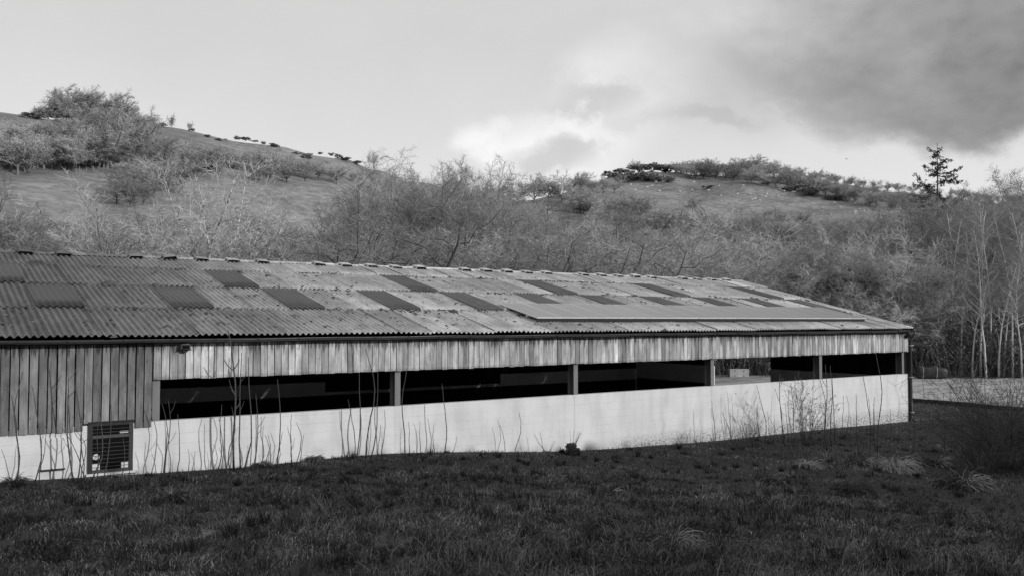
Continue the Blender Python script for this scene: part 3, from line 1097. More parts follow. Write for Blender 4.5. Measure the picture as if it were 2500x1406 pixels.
# style: (height, trunk length share, trunk radius share, lean, stems, [levels: n, t0, t1, angle lo, hi, length ratio, wiggle, tropism], twig radius)
D2 = math.pi / 180
STYLE = {
    'oak': dict(H=11, tl=.30, tr=.019, stems=1, twig=.0065, env=(.44, .40, .62), lv=[(8, .5, 1, 20, 70, 1.7, .22, .04), (9, .15, 1, 30, 72, .46, .30, .02), (10, .1, 1, 35, 80, .36, .34, .02), (14, .1, 1, 30, 85, .44, .30, .02)]),
    'ash': dict(H=13, tl=.40, tr=.0105, stems=1, twig=.0065, env=(.34, .44, .58), lv=[(10, .3, 1, 18, 52, 1.0, .15, .08), (9, .15, 1, 25, 60, .46, .20, .06), (10, .1, 1, 30, 70, .36, .26, .05), (14, .1, 1, 30, 80, .42, .26, .03)]),
    'willow': dict(H=9, tl=.16, tr=.0075, stems=6, twig=.0062, env=(.52, .52, .52), lv=[(7, .3, 1, 10, 48, 2.5, .15, .05), (9, .15, 1, 22, 58, .44, .20, .06), (9, .1, 1, 28, 66, .38, .26, .06), (11, .1, 1, 30, 80, .44, .26, .03)]),
    'gnarled': dict(H=9, tl=.36, tr=.022, stems=1, twig=.0065, env=(.62, .46, .58), lv=[(7, .4, 1, 30, 75, 1.5, .38, .02), (8, .15, 1, 35, 80, .5, .42, .02), (9, .1, 1, 35, 80, .42, .42, .02), (6, .1, 1, 30, 80, .52, .36, .03)]),
    'birch': dict(H=14, tl=.30, tr=.0095, stems=1, twig=.0075, env=(.30, .46, .56), lv=[(5, .6, 1, 8, 36, 1.8, .12, .10), (10, .2, 1, 25, 65, .32, .24, .03), (9, .15, 1, 30, 70, .42, .26, .01), (7, .1, 1, 25, 70, .5, .24, -.02)]),
    'slim': dict(H=15, tl=.92, tr=.0065, stems=1, twig=.008, lv=[(26, .35, 1, 30, 68, .16, .18, .08), (8, .2, 1, 30, 65, .48, .24, .06), (7, .15, 1, 30, 65, .52, .22, .06)]),
    'fan': dict(H=9, tl=.40, tr=.0085, stems=1, twig=.007, env=(.34, .44, .56), lv=[(11, .2, 1, 14, 38, .95, .10, .08), (10, .15, 1, 18, 46, .42, .15, .08), (9, .15, 1, 22, 50, .42, .18, .08), (5, .15, 1, 20, 52, .52, .18, .08)]),
    'far_round': dict(H=9, tl=.24, tr=.015, stems=1, twig=.030, env=(.52, .42, .58), lv=[(9, .4, 1, 20, 75, 2.0, .18, .04), (11, .12, 1, 30, 72, .42, .26, .03), (20, .08, 1, 30, 85, .38, .28, .02)]),
    'far_wide': dict(H=8, tl=.20, tr=.014, stems=2, twig=.030, env=(.62, .44, .55), lv=[(8, .4, 1, 25, 78, 2.4, .22, .04), (11, .12, 1, 30, 72, .42, .26, .03), (19, .08, 1, 30, 85, .38, .28, .02)]),
    'far_bush': dict(H=6, tl=.10, tr=.010, stems=7, twig=.026, env=(.60, .52, .50), lv=[(6, .3, 1, 12, 58, 5.0, .18, .04), (9, .12, 1, 28, 62, .40, .22, .04), (14, .08, 1, 28, 75, .42, .26, .03)]),
}


def make_tree_meshes(style, seed, tint=1.0, thick=1.0, dens=1.0, lean=(0, 0)):
    s = STYLE[style]
    rng = np.random.default_rng(seed)
    H = s['H']
    n = s['stems']
    P0 = np.zeros((n, 3))
    D0 = np.zeros((n, 3)) + np.array([lean[0], lean[1], 1.0])
    if n > 1:
        a = rng.random(n) * 2 * np.pi
        P0[:, 0], P0[:, 1] = np.cos(a) * .03 * H, np.sin(a) * .03 * H
        D0[:, 0] += np.cos(a) * .38
        D0[:, 1] += np.sin(a) * .38
    P0[:, 2] = -.03 * H
    L = np.full(n, s['tl'] * H) * rng.uniform(.85, 1.1, n)
    R0 = np.full(n, s['tr'] * H)
    K = 9 if style == 'slim' else 6
    P, DD, R = grow(rng, P0, D0, L, R0, K, .05 if style != 'gnarled' else .16, .04, .2 if style == 'slim' else .62)
    R[:, 0] *= 1.35
    tm, cm = MB(), MB()
    tm.tubes(P, R, 8, tint)
    for li, (c, t0, t1, a0, a1, ratio, wig, trop) in enumerate(s['lv']):
        last = li >= len(s['lv']) - 2
        c = max(2, int(round(c * (dens if li >= 1 else 1))))
        p, d, ln, r = kids(rng, P, DD, R, L, c, t0, t1, a0 * D2, a1 * D2, ratio, .62, s['twig'] * thick * (.8 if li == len(s['lv']) - 1 else 1.2), .25)
        if li >= 1:
            kp = p[:, 2] > .1 * H
            p, d, ln, r = p[kp], d[kp], ln[kp], r[kp]
        env = s.get('env')
        if env:
            c0, er = np.array([lean[0] * H * .3, lean[1] * H * .3, env[2] * H]), np.array([env[0] * H, env[0] * H, env[1] * H])
            er = er * (.86 if li == 0 else .94 + .06 * li) * (1 + .12 * np.sin(3 * np.arctan2(p[:, 1:2], p[:, 0:1]) + seed) + .08 * np.sin(5 * np.arctan2(p[:, 1:2], p[:, 0:1]) + 2 * seed))
            for _ in range(2):
                fo = np.linalg.norm((p + d * ln[:, None] - c0) / er, axis=1)
                ln = ln * np.where(fo > 1, np.clip(1 / fo ** 1.6, .35 if li == 0 else .55, 1), 1)
            if li:
                kp = np.linalg.norm((p + d * ln[:, None] - c0) / er, axis=1) < 1.15
                p, d, ln, r = p[kp], d[kp], ln[kp], r[kp]
        K = (6, 5, 4, 3)[min(li, 3)]
        P, DD, R = grow(rng, p, d, ln, r, K, wig, trop, .22 if li == 0 else .4)
        L = ln
        tn = tint * rng.uniform(.75, 1.25, len(p)) if li else tint
        if li == 0 or (li == 1 and len(s['lv']) > 3):
            tm.tubes(P, R, 6 if li == 0 else 5, tn)
        else:
            cm.tubes(P, R, 3, tn)
    tv = np.concatenate(cm.v)
    zt = np.concatenate(tm.v)[:, 2].max()
    return tm, cm, float(max(tv[:, 2].max() * .97, zt * .98)), float(np.percentile(np.hypot(tv[:, 0], tv[:, 1]), 97))


PROTO = {}


def proto(key, style, seed, trunk_mat, twig_mat, **kw):
    tm, cm, h, w = make_tree_meshes(style, seed, **kw)
    PROTO[key] = (tm.mesh('trunk', M[trunk_mat], True), cm.mesh('crown', M[twig_mat]), h, w)


for i in range(3):
    proto('oak%d' % i, 'oak', 10 + i, 'bark', 'twig', tint=(.5, 1.08, .75)[i])
for i in range(3):
    proto('ash%d' % i, 'ash', 20 + i, 'bark_pale', 'twig', tint=(1.3, .56, .9)[i])
for i in range(4):
    proto('willow%d' % i, 'willow', 30 + i, 'bark_pale', 'twig_light', tint=(1.2, .66, .95, .46)[i])
for i in range(3):
    proto('gnarled%d' % i, 'gnarled', 40 + i, 'bark_dark', 'twig_dark', lean=((.25, 0), (-.1, .1), (.1, .1))[i])
for i in range(2):
    proto('birch%d' % i, 'birch', 50 + i, 'birch', 'twig_light')
for i in range(3):
    proto('slim%d' % i, 'slim', 60 + i, 'pale_trunk', 'twig_dark')
for i in range(2):
    proto('fan%d' % i, 'fan', 70 + i, 'bark_pale', 'twig_light')
for i in range(3):
    proto('dark%d' % i, 'ash', 80 + i, 'bark_dark', 'twig_dark', thick=1.3)
for i in range(4):
    proto('far%d' % i, 'far_round', 90 + i, 'bark', 'twig_far', tint=(1.1, .8, .95, .65)[i])
for i in range(3):
    proto('farwide%d' % i, 'far_wide', 100 + i, 'bark', 'twig_far', tint=(1.05, .75, .9)[i])
for i in range(3):
    proto('farbush%d' % i, 'far_bush', 110 + i, 'bark', 'twig_far')
for i in range(3):
    proto('fardark%d' % i, 'far_round', 120 + i, 'bark_dark', 'twig_dark')

_U = ['first', 'second', 'third', 'fourth', 'fifth', 'sixth', 'seventh', 'eighth', 'ninth']
ORD = _U + ['tenth', 'eleventh', 'twelfth', 'thirteenth', 'fourteenth', 'fifteenth', 'sixteenth', 'seventeenth', 'eighteenth', 'nineteenth']
for _a, _b in (('twenty', 'twentieth'), ('thirty', 'thirtieth'), ('forty', 'fortieth'), ('fifty', 'fiftieth'), ('sixty', 'sixtieth')):
    ORD += [_b] + [_a + '-' + u for u in _U]
trng = np.random.default_rng(77)


def put_tree(key, p, H, label, group, name='bare_tree', cat='tree', wide=1.0, rz=None):
    tme, cme, h, w = PROTO[key]
    s = H / h
    root = empty(name, (p[0], p[1], p[2]), label, cat, group, trng.random() * 6.28 if rz is None else rz)
    root.scale = (s * wide, s * wide, s)
    a = bpy.data.objects.new('trunk', tme)
    b = bpy.data.objects.new('crown', cme)
    link(a, root)
    link(b, root)
    return root


def hill_tree(keys, col, base, top, label, group, name='bare_tree', wide=1.0):
    p, r = hit(col, base)
    H = max(top_z(col, top, r) - p[2], 1.5) * 1.08
    return put_tree(keys[int(trng.integers(len(keys)))], p, H, label, group, name, wide=wide)


def near_tree(key, col, r, top, label, group, name='bare_tree', wide=1.0, rz=None):
    p = at(col, r)
    return put_tree(key, p, (top_z(col, top, r) - p[2]) * 1.05, label, group, name, wide=wide, rz=rz)


FAR = ['far0', 'far1', 'far2', 'far3']
FW_ = FAR + ['farwide0', 'farwide1', 'farwide2']


def lot(items, phrase, group, fn):
    for i, it in enumerate(sorted(items)):
        fn(it, phrase.format(ORD[i]), group)


# left hill: skyline clump
lot([(118, 268, 216), (160, 276, 226), (195, 280, 210), (235, 276, 214), (268, 278, 228), (295, 292, 246), (328, 304, 264)],
    'bare tree breaking the left hill skyline, {} from the left in its clump', 'trees in the clump on the left hilltop',
    lambda t, l, g: hill_tree(FW_, t[0], t[1], t[2], l, g, wide=1.15))
lot([(105, 282, 256), (140, 285, 254), (172, 288, 250), (205, 288, 248), (240, 290, 250), (275, 294, 256), (310, 300, 268), (338, 308, 276)],
    'low bare scrub under the clump on the left hilltop, {} from the left', 'scrub on the left hilltop',
    lambda t, l, g: hill_tree(['farbush0', 'farbush1', 'farbush2'], t[0], t[1], t[2], l, g, 'bare_shrub', wide=1.4))
lot([(150, 330, 268), (190, 340, 258), (222, 345, 252), (252, 352, 246), (285, 350, 248), (312, 345, 258), (338, 342, 274), (200, 372, 290), (245, 378, 285), (290, 380, 282), (335, 372, 296), (170, 380, 300), (215, 405, 290), (262, 412, 300), (308, 402, 292), (350, 385, 318), (392, 388, 335), (432, 395, 332), (340, 432, 345), (385, 435, 345), (300, 455, 395), (345, 466, 392), (392, 462, 380)],
    'bare crown, {} from the left in the domed wood', 'trees of the domed wood on the left hill',
    lambda t, l, g: hill_tree(FW_ + ['fardark0', 'fardark1', 'fardark2'], t[0], t[1], t[2], l, g, wide=1.3))
belt = []
for c in np.arange(-20, 255, 21):
    belt.append((c, 414 + trng.normal() * 4, 330 + trng.normal() * 9))
for c in np.arange(-10, 160, 26):
    belt.append((c, 374 + trng.normal() * 5, 306 + trng.normal() * 6))
lot(belt, 'bare tree with pale trunk by the hillside fence, {} from the left edge', 'trees along the fence on the left hill',
    lambda t, l, g: hill_tree(FW_, t[0], t[1], t[2], l, g, wide=1.15))
lot([(418, 308, 273), (463, 320, 293)], 'lone small bare tree on the falling left skyline, {} below the wooded hilltop', 'lone trees on the left skyline',
    lambda t, l, g: hill_tree(FAR, t[0], t[1], t[2], l, g))
belt = []
for c in np.arange(420, 760, 19):
    lo = np.interp(c, [420, 480, 560, 690, 760], [440, 424, 418, 424, 432])
    belt.append((c, lo + trng.normal() * 4, np.interp(c, [420, 480, 560, 690, 760], [362, 360, 366, 378, 402]) + trng.normal() * 7))
lot(belt, 'bare tree in the strip across the left hillside, {} from the domed wood', 'trees in the strip on the left hillside',
    lambda t, l, g: hill_tree(FW_, t[0], t[1], t[2], l, g, wide=1.2))
lot([(285, 500, 432), (318, 508, 440), (350, 500, 438), (300, 478, 415), (335, 482, 412), (375, 480, 410), (410, 470, 398), (445, 462, 392)],
    'darker bare tree at the foot of the domed wood, {} from the left', 'dark trees at the foot of the domed wood',
    lambda t, l, g: hill_tree(['fardark0', 'fardark1', 'fardark2', 'far1'], t[0], t[1], t[2], l, g, wide=1.3))
lot([(620, 444, 408), (655, 447, 402), (700, 447, 402), (745, 444, 406), (778, 436, 408)],
    'low dark leafless thicket at the top of the left pasture, {} from the left', 'dark thickets on the left pasture',
    lambda t, l, g: hill_tree(['fardark0', 'fardark1'], t[0], t[1], t[2], l, g, 'bare_shrub', wide=1.6))
lot([(822, 450, 402), (862, 446, 412)], 'small bare tree at the right end of the left pasture, {} from the dark thickets', 'trees ending the left pasture',
    lambda t, l, g: hill_tree(FAR, t[0], t[1], t[2], l, g, wide=1.2))
hill_tree(['oak1'], 912, 412, 367, 'neat domed tree alone on the skyline where the left hill runs out', None, wide=1.3)
# saddle between the hills
lot([(1215, 500, 426), (1240, 503, 446), (1265, 503, 446), (1305, 500, 426), (1340, 494, 444), (1372, 498, 432), (1398, 490, 416), (1425, 488, 420), (1448, 482, 428), (1472, 478, 430), (1500, 472, 436)],
    'round bare tree in the gap between the two hills, {} from the left', 'trees in the gap between the hills',
    lambda t, l, g: hill_tree(FAR + ['oak0', 'oak2'], t[0], t[1], t[2], l, g, wide=1.1))
# the wood on the right ridge
PB = ([1660, 1786, 1919, 2030, 2133, 2300, 2500, 2600], [437, 442, 463, 483, 507, 540, 566, 575])
PT = ([1640, 1720, 1780, 1850, 1900, 1950, 2000, 2050, 2130, 2200, 2250, 2500, 2600], [396, 390, 397, 385, 398, 410, 420, 436, 444, 452, 460, 478, 486])
for row in range(4):
    for c in np.arange(1668, 2560, 25):
        c = c + trng.normal() * 7
        pb, pt = np.interp(c, *PB), np.interp(c, *PT)
        ridge = np.interp(c, SKY_X, SKY_Y) + 2
        b = pb + (ridge - pb) * (row / 3.0) ** .8
        t = max(pt + (3 - row) / 3.0 * max(pb - 40 - pt, 0) + trng.normal() * 5, pt - 5)
        hill_tree(FW_ + ['fardark0', 'fardark1', 'fardark2'], c, b, min(t, b - 22), 'bare round-crowned tree massed in the wood along the right hill ridge', 'trees of the wood on the right ridge', wide=1.3)
lot([(2032, 588, 528), (2062, 594, 530), (2092, 590, 526), (2120, 586, 530)], 'bare tree half hiding the white cottage, {} from the left', 'trees in front of the cottage',
    lambda t, l, g: hill_tree(FAR, t[0], t[1], t[2], l, g, wide=1.1))
hill_tree(FAR, 1550, 418, 392, 'pale bare tree above the evergreen clump on the right hill', None)
# the belt under the sheep pasture, right
belt = []
for c in np.arange(1395, 2340, 24):
    lo = np.interp(c, [1395, 1500, 1600, 1700, 1800, 1950, 2130, 2340], [458, 478, 500, 512, 522, 540, 528, 492])
    belt.append((c + trng.normal() * 8, lo + 54 + trng.normal() * 8, lo + trng.normal() * 9))
lot(belt, 'bare tree below the sheep pasture, {} from the left', 'trees below the sheep pasture',
    lambda t, l, g: hill_tree(FW_ + ['farbush0', 'farbush1'], t[0], t[1], t[2], l, g, wide=1.35))
belt = []
for c in np.arange(1260, 2360, 40):
    lo = np.interp(c, [1260, 1500, 1700, 1900, 2100, 2360], [490, 518, 540, 556, 562, 528])
    belt.append((c + trng.normal() * 10, 135 + trng.random() * 30, lo + trng.normal() * 10))
lot(belt, 'valley-belt bare tree before the sheep pasture, {} from the left', 'trees in the valley belt',
    lambda t, l, g: near_tree(['ash0', 'ash1', 'ash2', 'oak0', 'oak1', 'dark0'][int(trng.integers(6))], t[0], t[1], t[2], l, g, wide=1.3))
lot([(1690, 520, 478), (1905, 560, 505), (1960, 560, 512)], 'lone crooked bare tree standing in the sheep pasture, {} from the left', 'trees standing in the sheep pasture',
    lambda t, l, g: hill_tree(['gnarled1', 'gnarled2'], t[0], t[1], t[2], l, g, wide=1.3))
# the big group in the middle
lot([(950, 98, 404), (975, 92, 390), (998, 90, 376), (1022, 94, 386), (1056, 92, 386), (1090, 90, 386), (1124, 94, 390), (1156, 96, 398), (1184, 96, 418), (1210, 98, 444)],
    'tall bare tree in the big mid-valley clump, {} from the left', 'tall trees in the middle clump',
    lambda t, l, g: near_tree(['ash0', 'oak0', 'ash1', 'oak1', 'ash2', 'oak2'][int(trng.integers(6))], t[0], t[1], t[2] + 36, l, g, wide=1.05))
lot([(925, 84, 470), (955, 80, 450), (990, 82, 440), (1025, 80, 440), (1065, 82, 440), (1105, 80, 446), (1145, 82, 456), (1180, 84, 474), (1215, 84, 492)],
    'shorter bare tree at the front of the mid-valley clump, {} from the left', 'shorter trees in the middle clump',
    lambda t, l, g: near_tree(['ash0', 'oak0', 'ash1', 'willow1', 'ash2', 'oak2'][int(trng.integers(6))], t[0], t[1], t[2], l, g, wide=.8))
# thicket rows close behind the barn
NTX = [-80, 0, 100, 200, 300, 400, 520, 640, 700, 760, 850, 950, 1000, 1100, 1200, 1300, 1400, 1500, 1600, 1700, 1800, 1900, 2000, 2100]
NTY = [455, 462, 492, 545, 520, 510, 530, 548, 548, 536, 520, 500, 500, 510, 535, 545, 540, 550, 555, 558, 570, 580, 592, 600]
rowa, rowb = [], []
for c in np.arange(-60, 2080, 62):
    rowa.append((c + trng.normal() * 10, (74 if c < 1600 else 82) + trng.random() * 10, np.interp(c, NTX, NTY) + trng.normal() * 14))
for c in [q for q in np.arange(-40, 2060, 74) if not 1690 < q < 1950]:
    rowb.append((c + trng.normal() * 10, np.interp(c, [0, 800, 1500, 1900, 2100], [52, 56, 62, 74, 76]) + trng.random() * 5, np.maximum(np.interp(c, NTX, NTY) + 45, 545) + trng.normal() * 18))
lot(rowa, 'grey bare tree in the back row close behind the barn, {} from the left', 'back row of trees behind the barn',
    lambda t, l, g: near_tree(['ash0', 'ash1', 'willow0', 'willow1', 'oak0', 'oak2', 'dark1', 'dark0'][int(trng.integers(8))], t[0], t[1], t[2], l, g, wide=1.25))
lot(rowb, 'pale many-stemmed bare thicket rising just behind the roof ridge, {} from the left', 'front row of thickets behind the barn',
    lambda t, l, g: near_tree(['willow0', 'willow1', 'willow2', 'willow3', 'willow3', 'gnarled1'][int(trng.integers(6))], t[0], t[1], t[2], l, g, 'bare_thicket', wide=1.5))
near_tree('birch0', 520, 53, 392, 'tall white-barked forked birch rising behind the left part of the roof', None, 'birch_tree', wide=1.35, rz=.4)
near_tree('birch1', 468, 56, 415, 'slimmer white-barked birch just left of the forked one', None, 'birch_tree', wide=1.1, rz=2.0)
near_tree('fan1', 290, 52, 470, 'pale vase-shaped young tree behind the third ridge vent', None, wide=1.2)
lot([(745, 47, 535), (800, 46, 560), (985, 47.5, 520), (1085, 49, 560), (1310, 52, 565), (1350, 51.5, 590), (1480, 55, 585), (1570, 57.5, 590)],
    'dark-limbed gnarled oak showing above the ridge, {} from the left', 'gnarled oaks above the ridge',
    lambda t, l, g: near_tree(['gnarled0', 'gnarled1', 'gnarled2'][int(t[0]) % 3], t[0], t[1], t[2], l, g, 'oak_tree', wide=1.2))
# right-hand wood
lot([(2000, 80, 580), (2050, 84, 545), (2110, 80, 565), (2160, 90, 535), (2215, 86, 515), (2270, 92, 500), (2320, 96, 478), (2365, 88, 490), (2410, 96, 470), (2450, 90, 470), (2490, 98, 440), (2540, 92, 450), (2590, 96, 440), (2345, 104, 470), (2430, 108, 455)],
    'bare tree deep in the right-hand wood, {} from the left', 'trees of the right-hand wood',
    lambda t, l, g: near_tree(['dark0', 'dark1', 'ash1', 'ash2', 'oak2'][int(trng.integers(5))], t[0], t[1], t[2], l, g, wide=1.1))
near_tree('oak1', 2485, 105, 425, 'tall rounded bare tree at the right edge of the photo', None, wide=1.1)
lot([(2315, 80, 540), (2332, 84, 520), (2356, 82, 530), (2384, 86, 505), (2428, 84, 515), (2462, 86, 500), (2482, 80, 510), (2508, 84, 500), (2345, 76, 560), (2372, 74, 600), (2392, 75, 520), (2404, 73, 560), (2418, 78, 500), (2436, 74, 560), (2450, 76, 540), (2470, 75, 520), (2492, 74, 560), (2520, 76, 520)],
    'tall slim pale trunk at the edge of the right-hand wood, {} from the left', 'slim trunks at the edge of the wood',
    lambda t, l, g: near_tree('slim%d' % trng.integers(3), t[0], t[1], t[2], l, g, 'birch_tree', wide=.9))
near_tree('fan0', 2183, 75, 598, 'pale-trunked birch with upswept twigs just past the roof corner', None, 'birch_tree', wide=1.0, rz=1.0)
near_tree('fan1', 2243, 77, 590, 'leaning pale birch right of the roof corner, broad twiggy crown', None, 'birch_tree', wide=1.15, rz=4.0)
near_tree('willow1', 1830, 86, 545, 'wide pale bare tree above the right end of the ridge', None, wide=1.3)
near_tree('willow2', 2120, 78, 555, 'broad pale bare crown above the roof verge', None, wide=1.3)
near_tree('oak2', 2290, 100, 470, 'bare tree standing in front of the tall conifer', None)


def leafy(name, p, size, n, leaf, mat, label, cat, group=None, seed=0, parts=None, tint=1.0):
    """evergreen shrub: leaf faces in several overlapping lumps over short stems"""
    rng = np.random.default_rng(seed)
    root = empty(name, tuple(p), label, cat, group)
    lumps = rng.normal(size=(9, 3)) * np.array([.30, .30, .17]) * np.array(size) + np.array([0, 0, size[2] * .5])
    lr = rng.uniform(.18, .34, 9)
    w = rng.integers(9, size=n)
    d = rng.normal(size=(n, 3))
    d /= np.linalg.norm(d, axis=1, keepdims=True)
    P = lumps[w] + d * (rng.random((n, 1)) ** .35) * lr[w][:, None] * np.array(size)
    P = P[P[:, 2] > 0]
    m = MB()
    m.leaves(P, leaf * rng.uniform(.6, 1.4, len(P)), rng, tint * rng.uniform(.6, 1.4, len(P)))
    m.build('foliage', M[mat], root)
    t = MB()
    for q in lumps[:6]:
        t.tubes(np.array([(0, 0, -.1), q * .5 + rng.normal(size=3) * .03, q]), np.array([.03, .02, .01]) * size[2], 5)
    t.build('stem', M['bark_dark'], root)
    return root


def gorse(items, phrase, group, seed):
    protos = []
    for i, (c, b, wpx, hpx) in enumerate(sorted(items)):
        p, r = hit(c, b)
        w, h = wpx * r / FPX * .9, hpx * r / FPX * (.75 if c < 900 else 1.05)
        if len(protos) < 3:
            protos.append(leafy('gorse_bush', p, (1.0, 1.0, 1.0), 900, .16, 'gorse', phrase.format(ORD[i]), 'bush', group, seed + i))
            o = protos[-1]
        else:
            src = protos[i % 3]
            o = src.copy()
            COL.objects.link(o)
            for ch in list(src.children):
                cc = ch.copy()
                COL.objects.link(cc)
                cc.parent = o
            o['label'] = phrase.format(ORD[i])
            o.location = p
            o.rotation_euler = (0, 0, i * 1.3)
        o.scale = (w, w, h)


gorse([(72, 288, 30, 14), (98, 292, 34, 16), (114, 276, 26, 10), (140, 278, 22, 9), (505, 336, 14, 9), (532, 345, 18, 9), (577, 342, 16, 8), (600, 345, 22, 12), (622, 348, 14, 7), (645, 354, 12, 8), (670, 360, 28, 12), (726, 378, 18, 10), (745, 388, 28, 14), (780, 378, 14, 8), (806, 380, 14, 8), (826, 386, 18, 9), (846, 392, 24, 10), (872, 402, 26, 12), (400, 305, 18, 9), (468, 320, 14, 7)],
      'small dark gorse bush along the left hill skyline, {} from the left', 'gorse bushes on the left hill', 300)
gorse([(1490, 434, 30, 16), (1522, 426, 40, 15), (1560, 420, 50, 20), (1592, 419, 48, 20), (1622, 419, 46, 19), (1650, 420, 40, 18)],
      'dark rounded evergreen on the crest of the right hill, {} from the left', 'evergreens on the right hill crest', 340)
gorse([(1515, 446, 36, 16), (1545, 442, 44, 24), (1577, 444, 44, 24), (1607, 445, 40, 20), (1630, 446, 30, 16)],
      'dark evergreen in the lower clump on the right hill pasture, {} from the left', 'evergreens in the lower clump', 360)
gorse([(1728, 462, 22, 8), (1875, 452, 24, 12), (1935, 470, 40, 18), (1985, 478, 50, 22), (2035, 490, 44, 16)],
      'low dark bush on the sheep pasture near the ridge wood, {} from the left', 'bushes on the sheep pasture', 380)


def build_conifer():
    rng = np.random.default_rng(9)
    p = at(2296, 150)
    H = top_z(2296, 347, 150) - p[2]
    root = empty('conifer_tree', tuple(p), 'tall ragged dark conifer standing above the bare wood', 'tree')
    t = MB()
    t.tubes(np.array([(0, 0, -.5), (.1, 0, H * .3), (0, .1, H * .65), (.0, 0, H)]), np.array([.42, .3, .16, .03]), 8)
    t.build('trunk', M['bark_dark'], root, True)
    m = MB()
    br = MB()
    for z0 in np.arange(.18, .985, .024):
        for j in range(rng.integers(2, 5)):
            z = min(z0 + rng.normal() * .012, .99)
            a = rng.random() * 6.28
            env = (1 - z) ** .55 * 8.6
            Lb = env * rng.uniform(.35, 1.15)
            if rng.random() < .10:
                Lb *= 1.25
            side = np.array([math.cos(a), math.sin(a), 0])
            q = np.linspace(0, 1, 7)[:, None]
            droop = -.10 - .30 * (1 - z) + rng.normal() * .22
            P = np.array([0, 0, z * H]) + side * q * Lb + np.array([0, 0, 1]) * (droop * q * Lb + .28 * (q ** 2.2) * Lb)
            br.tubes(P, np.linspace(.05, .012, 7), 4)
            n = int(30 * Lb)
            tt = rng.uniform(.25, 1.0, n)
            c = np.stack([np.interp(tt, q[:, 0], P[:, i]) for i in range(3)], -1)
            lat = np.cross(side, [0, 0, 1])
            c = c + lat * rng.normal(size=(n, 1)) * .34 * (1.15 - tt[:, None]) * min(Lb, 2.2) * .8 + rng.normal(size=(n, 3)) * np.array([.12, .12, .15]) + np.array([0, 0, -.12])
            m.leaves(c, rng.uniform(.25, .55, n), rng, rng.uniform(.6, 1.5, n), .38)
    br.build('branches', M['bark_dark'], root)
    m.build('crown', M['needle'], root)


build_conifer()


def ivy_tree(px, r, top, label, seed, style='willow', n=3600, hmax=.62):
    root = near_tree('%s%d' % (style, seed % 3), px, r, top, label, None, 'ivy_clad_tree', wide=1.1, rz=seed * 1.0)
    tme = root.children[0].data
    rng = np.random.default_rng(seed)
    co = np.empty(len(tme.vertices) * 3, np.float32)
    tme.vertices.foreach_get('co', co)
    co = co.reshape(-1, 3)
    z = co[:, 2] / PROTO['%s%d' % (style, seed % 3)][2]
    co = co[(z > .02) & (z < hmax)]
    P = co[rng.integers(len(co), size=n)] + rng.normal(size=(n, 3)) * .13
    m = MB()
    m.leaves(P, rng.uniform(.12, .26, n), rng, rng.uniform(.5, 1.5, n), .8)
    m.build('ivy', M['ivy'], root)


ivy_tree(2062, 78, 640, 'dark ivy-covered tree beside the lower roof verge', 1, 'gnarled', 2600, .85)
ivy_tree(1803, 150, 492, 'small ivy-clad tree below the sheep pasture', 2, 'gnarled', 3000, .7)
ivy_tree(2380, 95, 560, 'ivy-darkened tree among the slim trunks of the right-hand wood', 4, 'oak', 3500, .6)


def build_bramble():
    rng = np.random.default_rng(31)
    protos = []
    for s in range(3):
        m, lf = MB(), MB()
        n = 170
        a = rng.random(n) * 6.28
        b = rng.normal(size=(n, 2)) * np.array([1.3, .8])
        P = np.zeros((n, 6, 3))
        L = rng.uniform(1.4, 3.2, n)
        t = np.linspace(0, 1, 6)
        hgt = rng.uniform(.6, 1.9, n)
        for k in range(6):
            P[:, k, 0] = b[:, 0] + np.cos(a) * L * t[k] * .6
            P[:, k, 1] = b[:, 1] + np.sin(a) * L * t[k] * .5
            P[:, k, 2] = hgt * 4 * t[k] * (1 - .62 * t[k]) * .9 + rng.normal(size=n) * .06
        m.tubes(P, np.linspace(.016, .008, 6)[None] * np.ones((n, 1)), 3, rng.uniform(.6, 1.6, n))
        k = 1900
        ii, tt = rng.integers(n, size=k), rng.integers(1, 6, size=k)
        c = P[ii, tt] + rng.normal(size=(k, 3)) * .14
        lf.leaves(c, rng.uniform(.07, .17, k), rng, rng.uniform(.35, 1.6, k), .7)
        protos.append((m.mesh('stems', M['bramble']), lf.mesh('leaves', M['bramble'])))
    spots = []
    for i, c in enumerate(np.arange(1690, 2640, 34)):
        spots.append((c + rng.normal() * 6, (70.5 if c < 1960 else 76.5) + rng.random() * 3, rng.uniform(.9, 1.5)))
    for i, c in enumerate(np.arange(2010, 2640, 46)):
        spots.append((c + rng.normal() * 6, 82 + rng.random() * 4, rng.uniform(1.3, 2.1)))
    front = [s for s in spots if s[1] < 79.6]
    for i, (c, r, s) in enumerate(sorted(front)):
        p = at(c, r)
        lab = 'tangled bramble thicket along the far edge of the yard, %s from the left' % ORD[i]
        o = empty('bramble_thicket', tuple(p), lab, 'bush', 'brambles along the yard edge', rng.random() * 6.28)
        o.scale = (s, s, s)
        for nme, me in zip(('stems', 'leaves'), protos[i % 3]):
            link(bpy.data.objects.new(nme, me), o)
    for i, (c, r, s) in enumerate(sorted(q for q in spots if q[1] >= 79.6)):
        p = at(c, r)
        o = empty('bramble_thicket', tuple(p), 'taller tangled undergrowth between the trunks of the right-hand wood, %s from the left' % ORD[i], 'bush', 'undergrowth in the right-hand wood', rng.random() * 6.28)
        o.scale = (s, s, s)
        for nme, me in zip(('stems', 'leaves'), protos[i % 3]):
            link(bpy.data.objects.new(nme, me), o)


build_bramble()


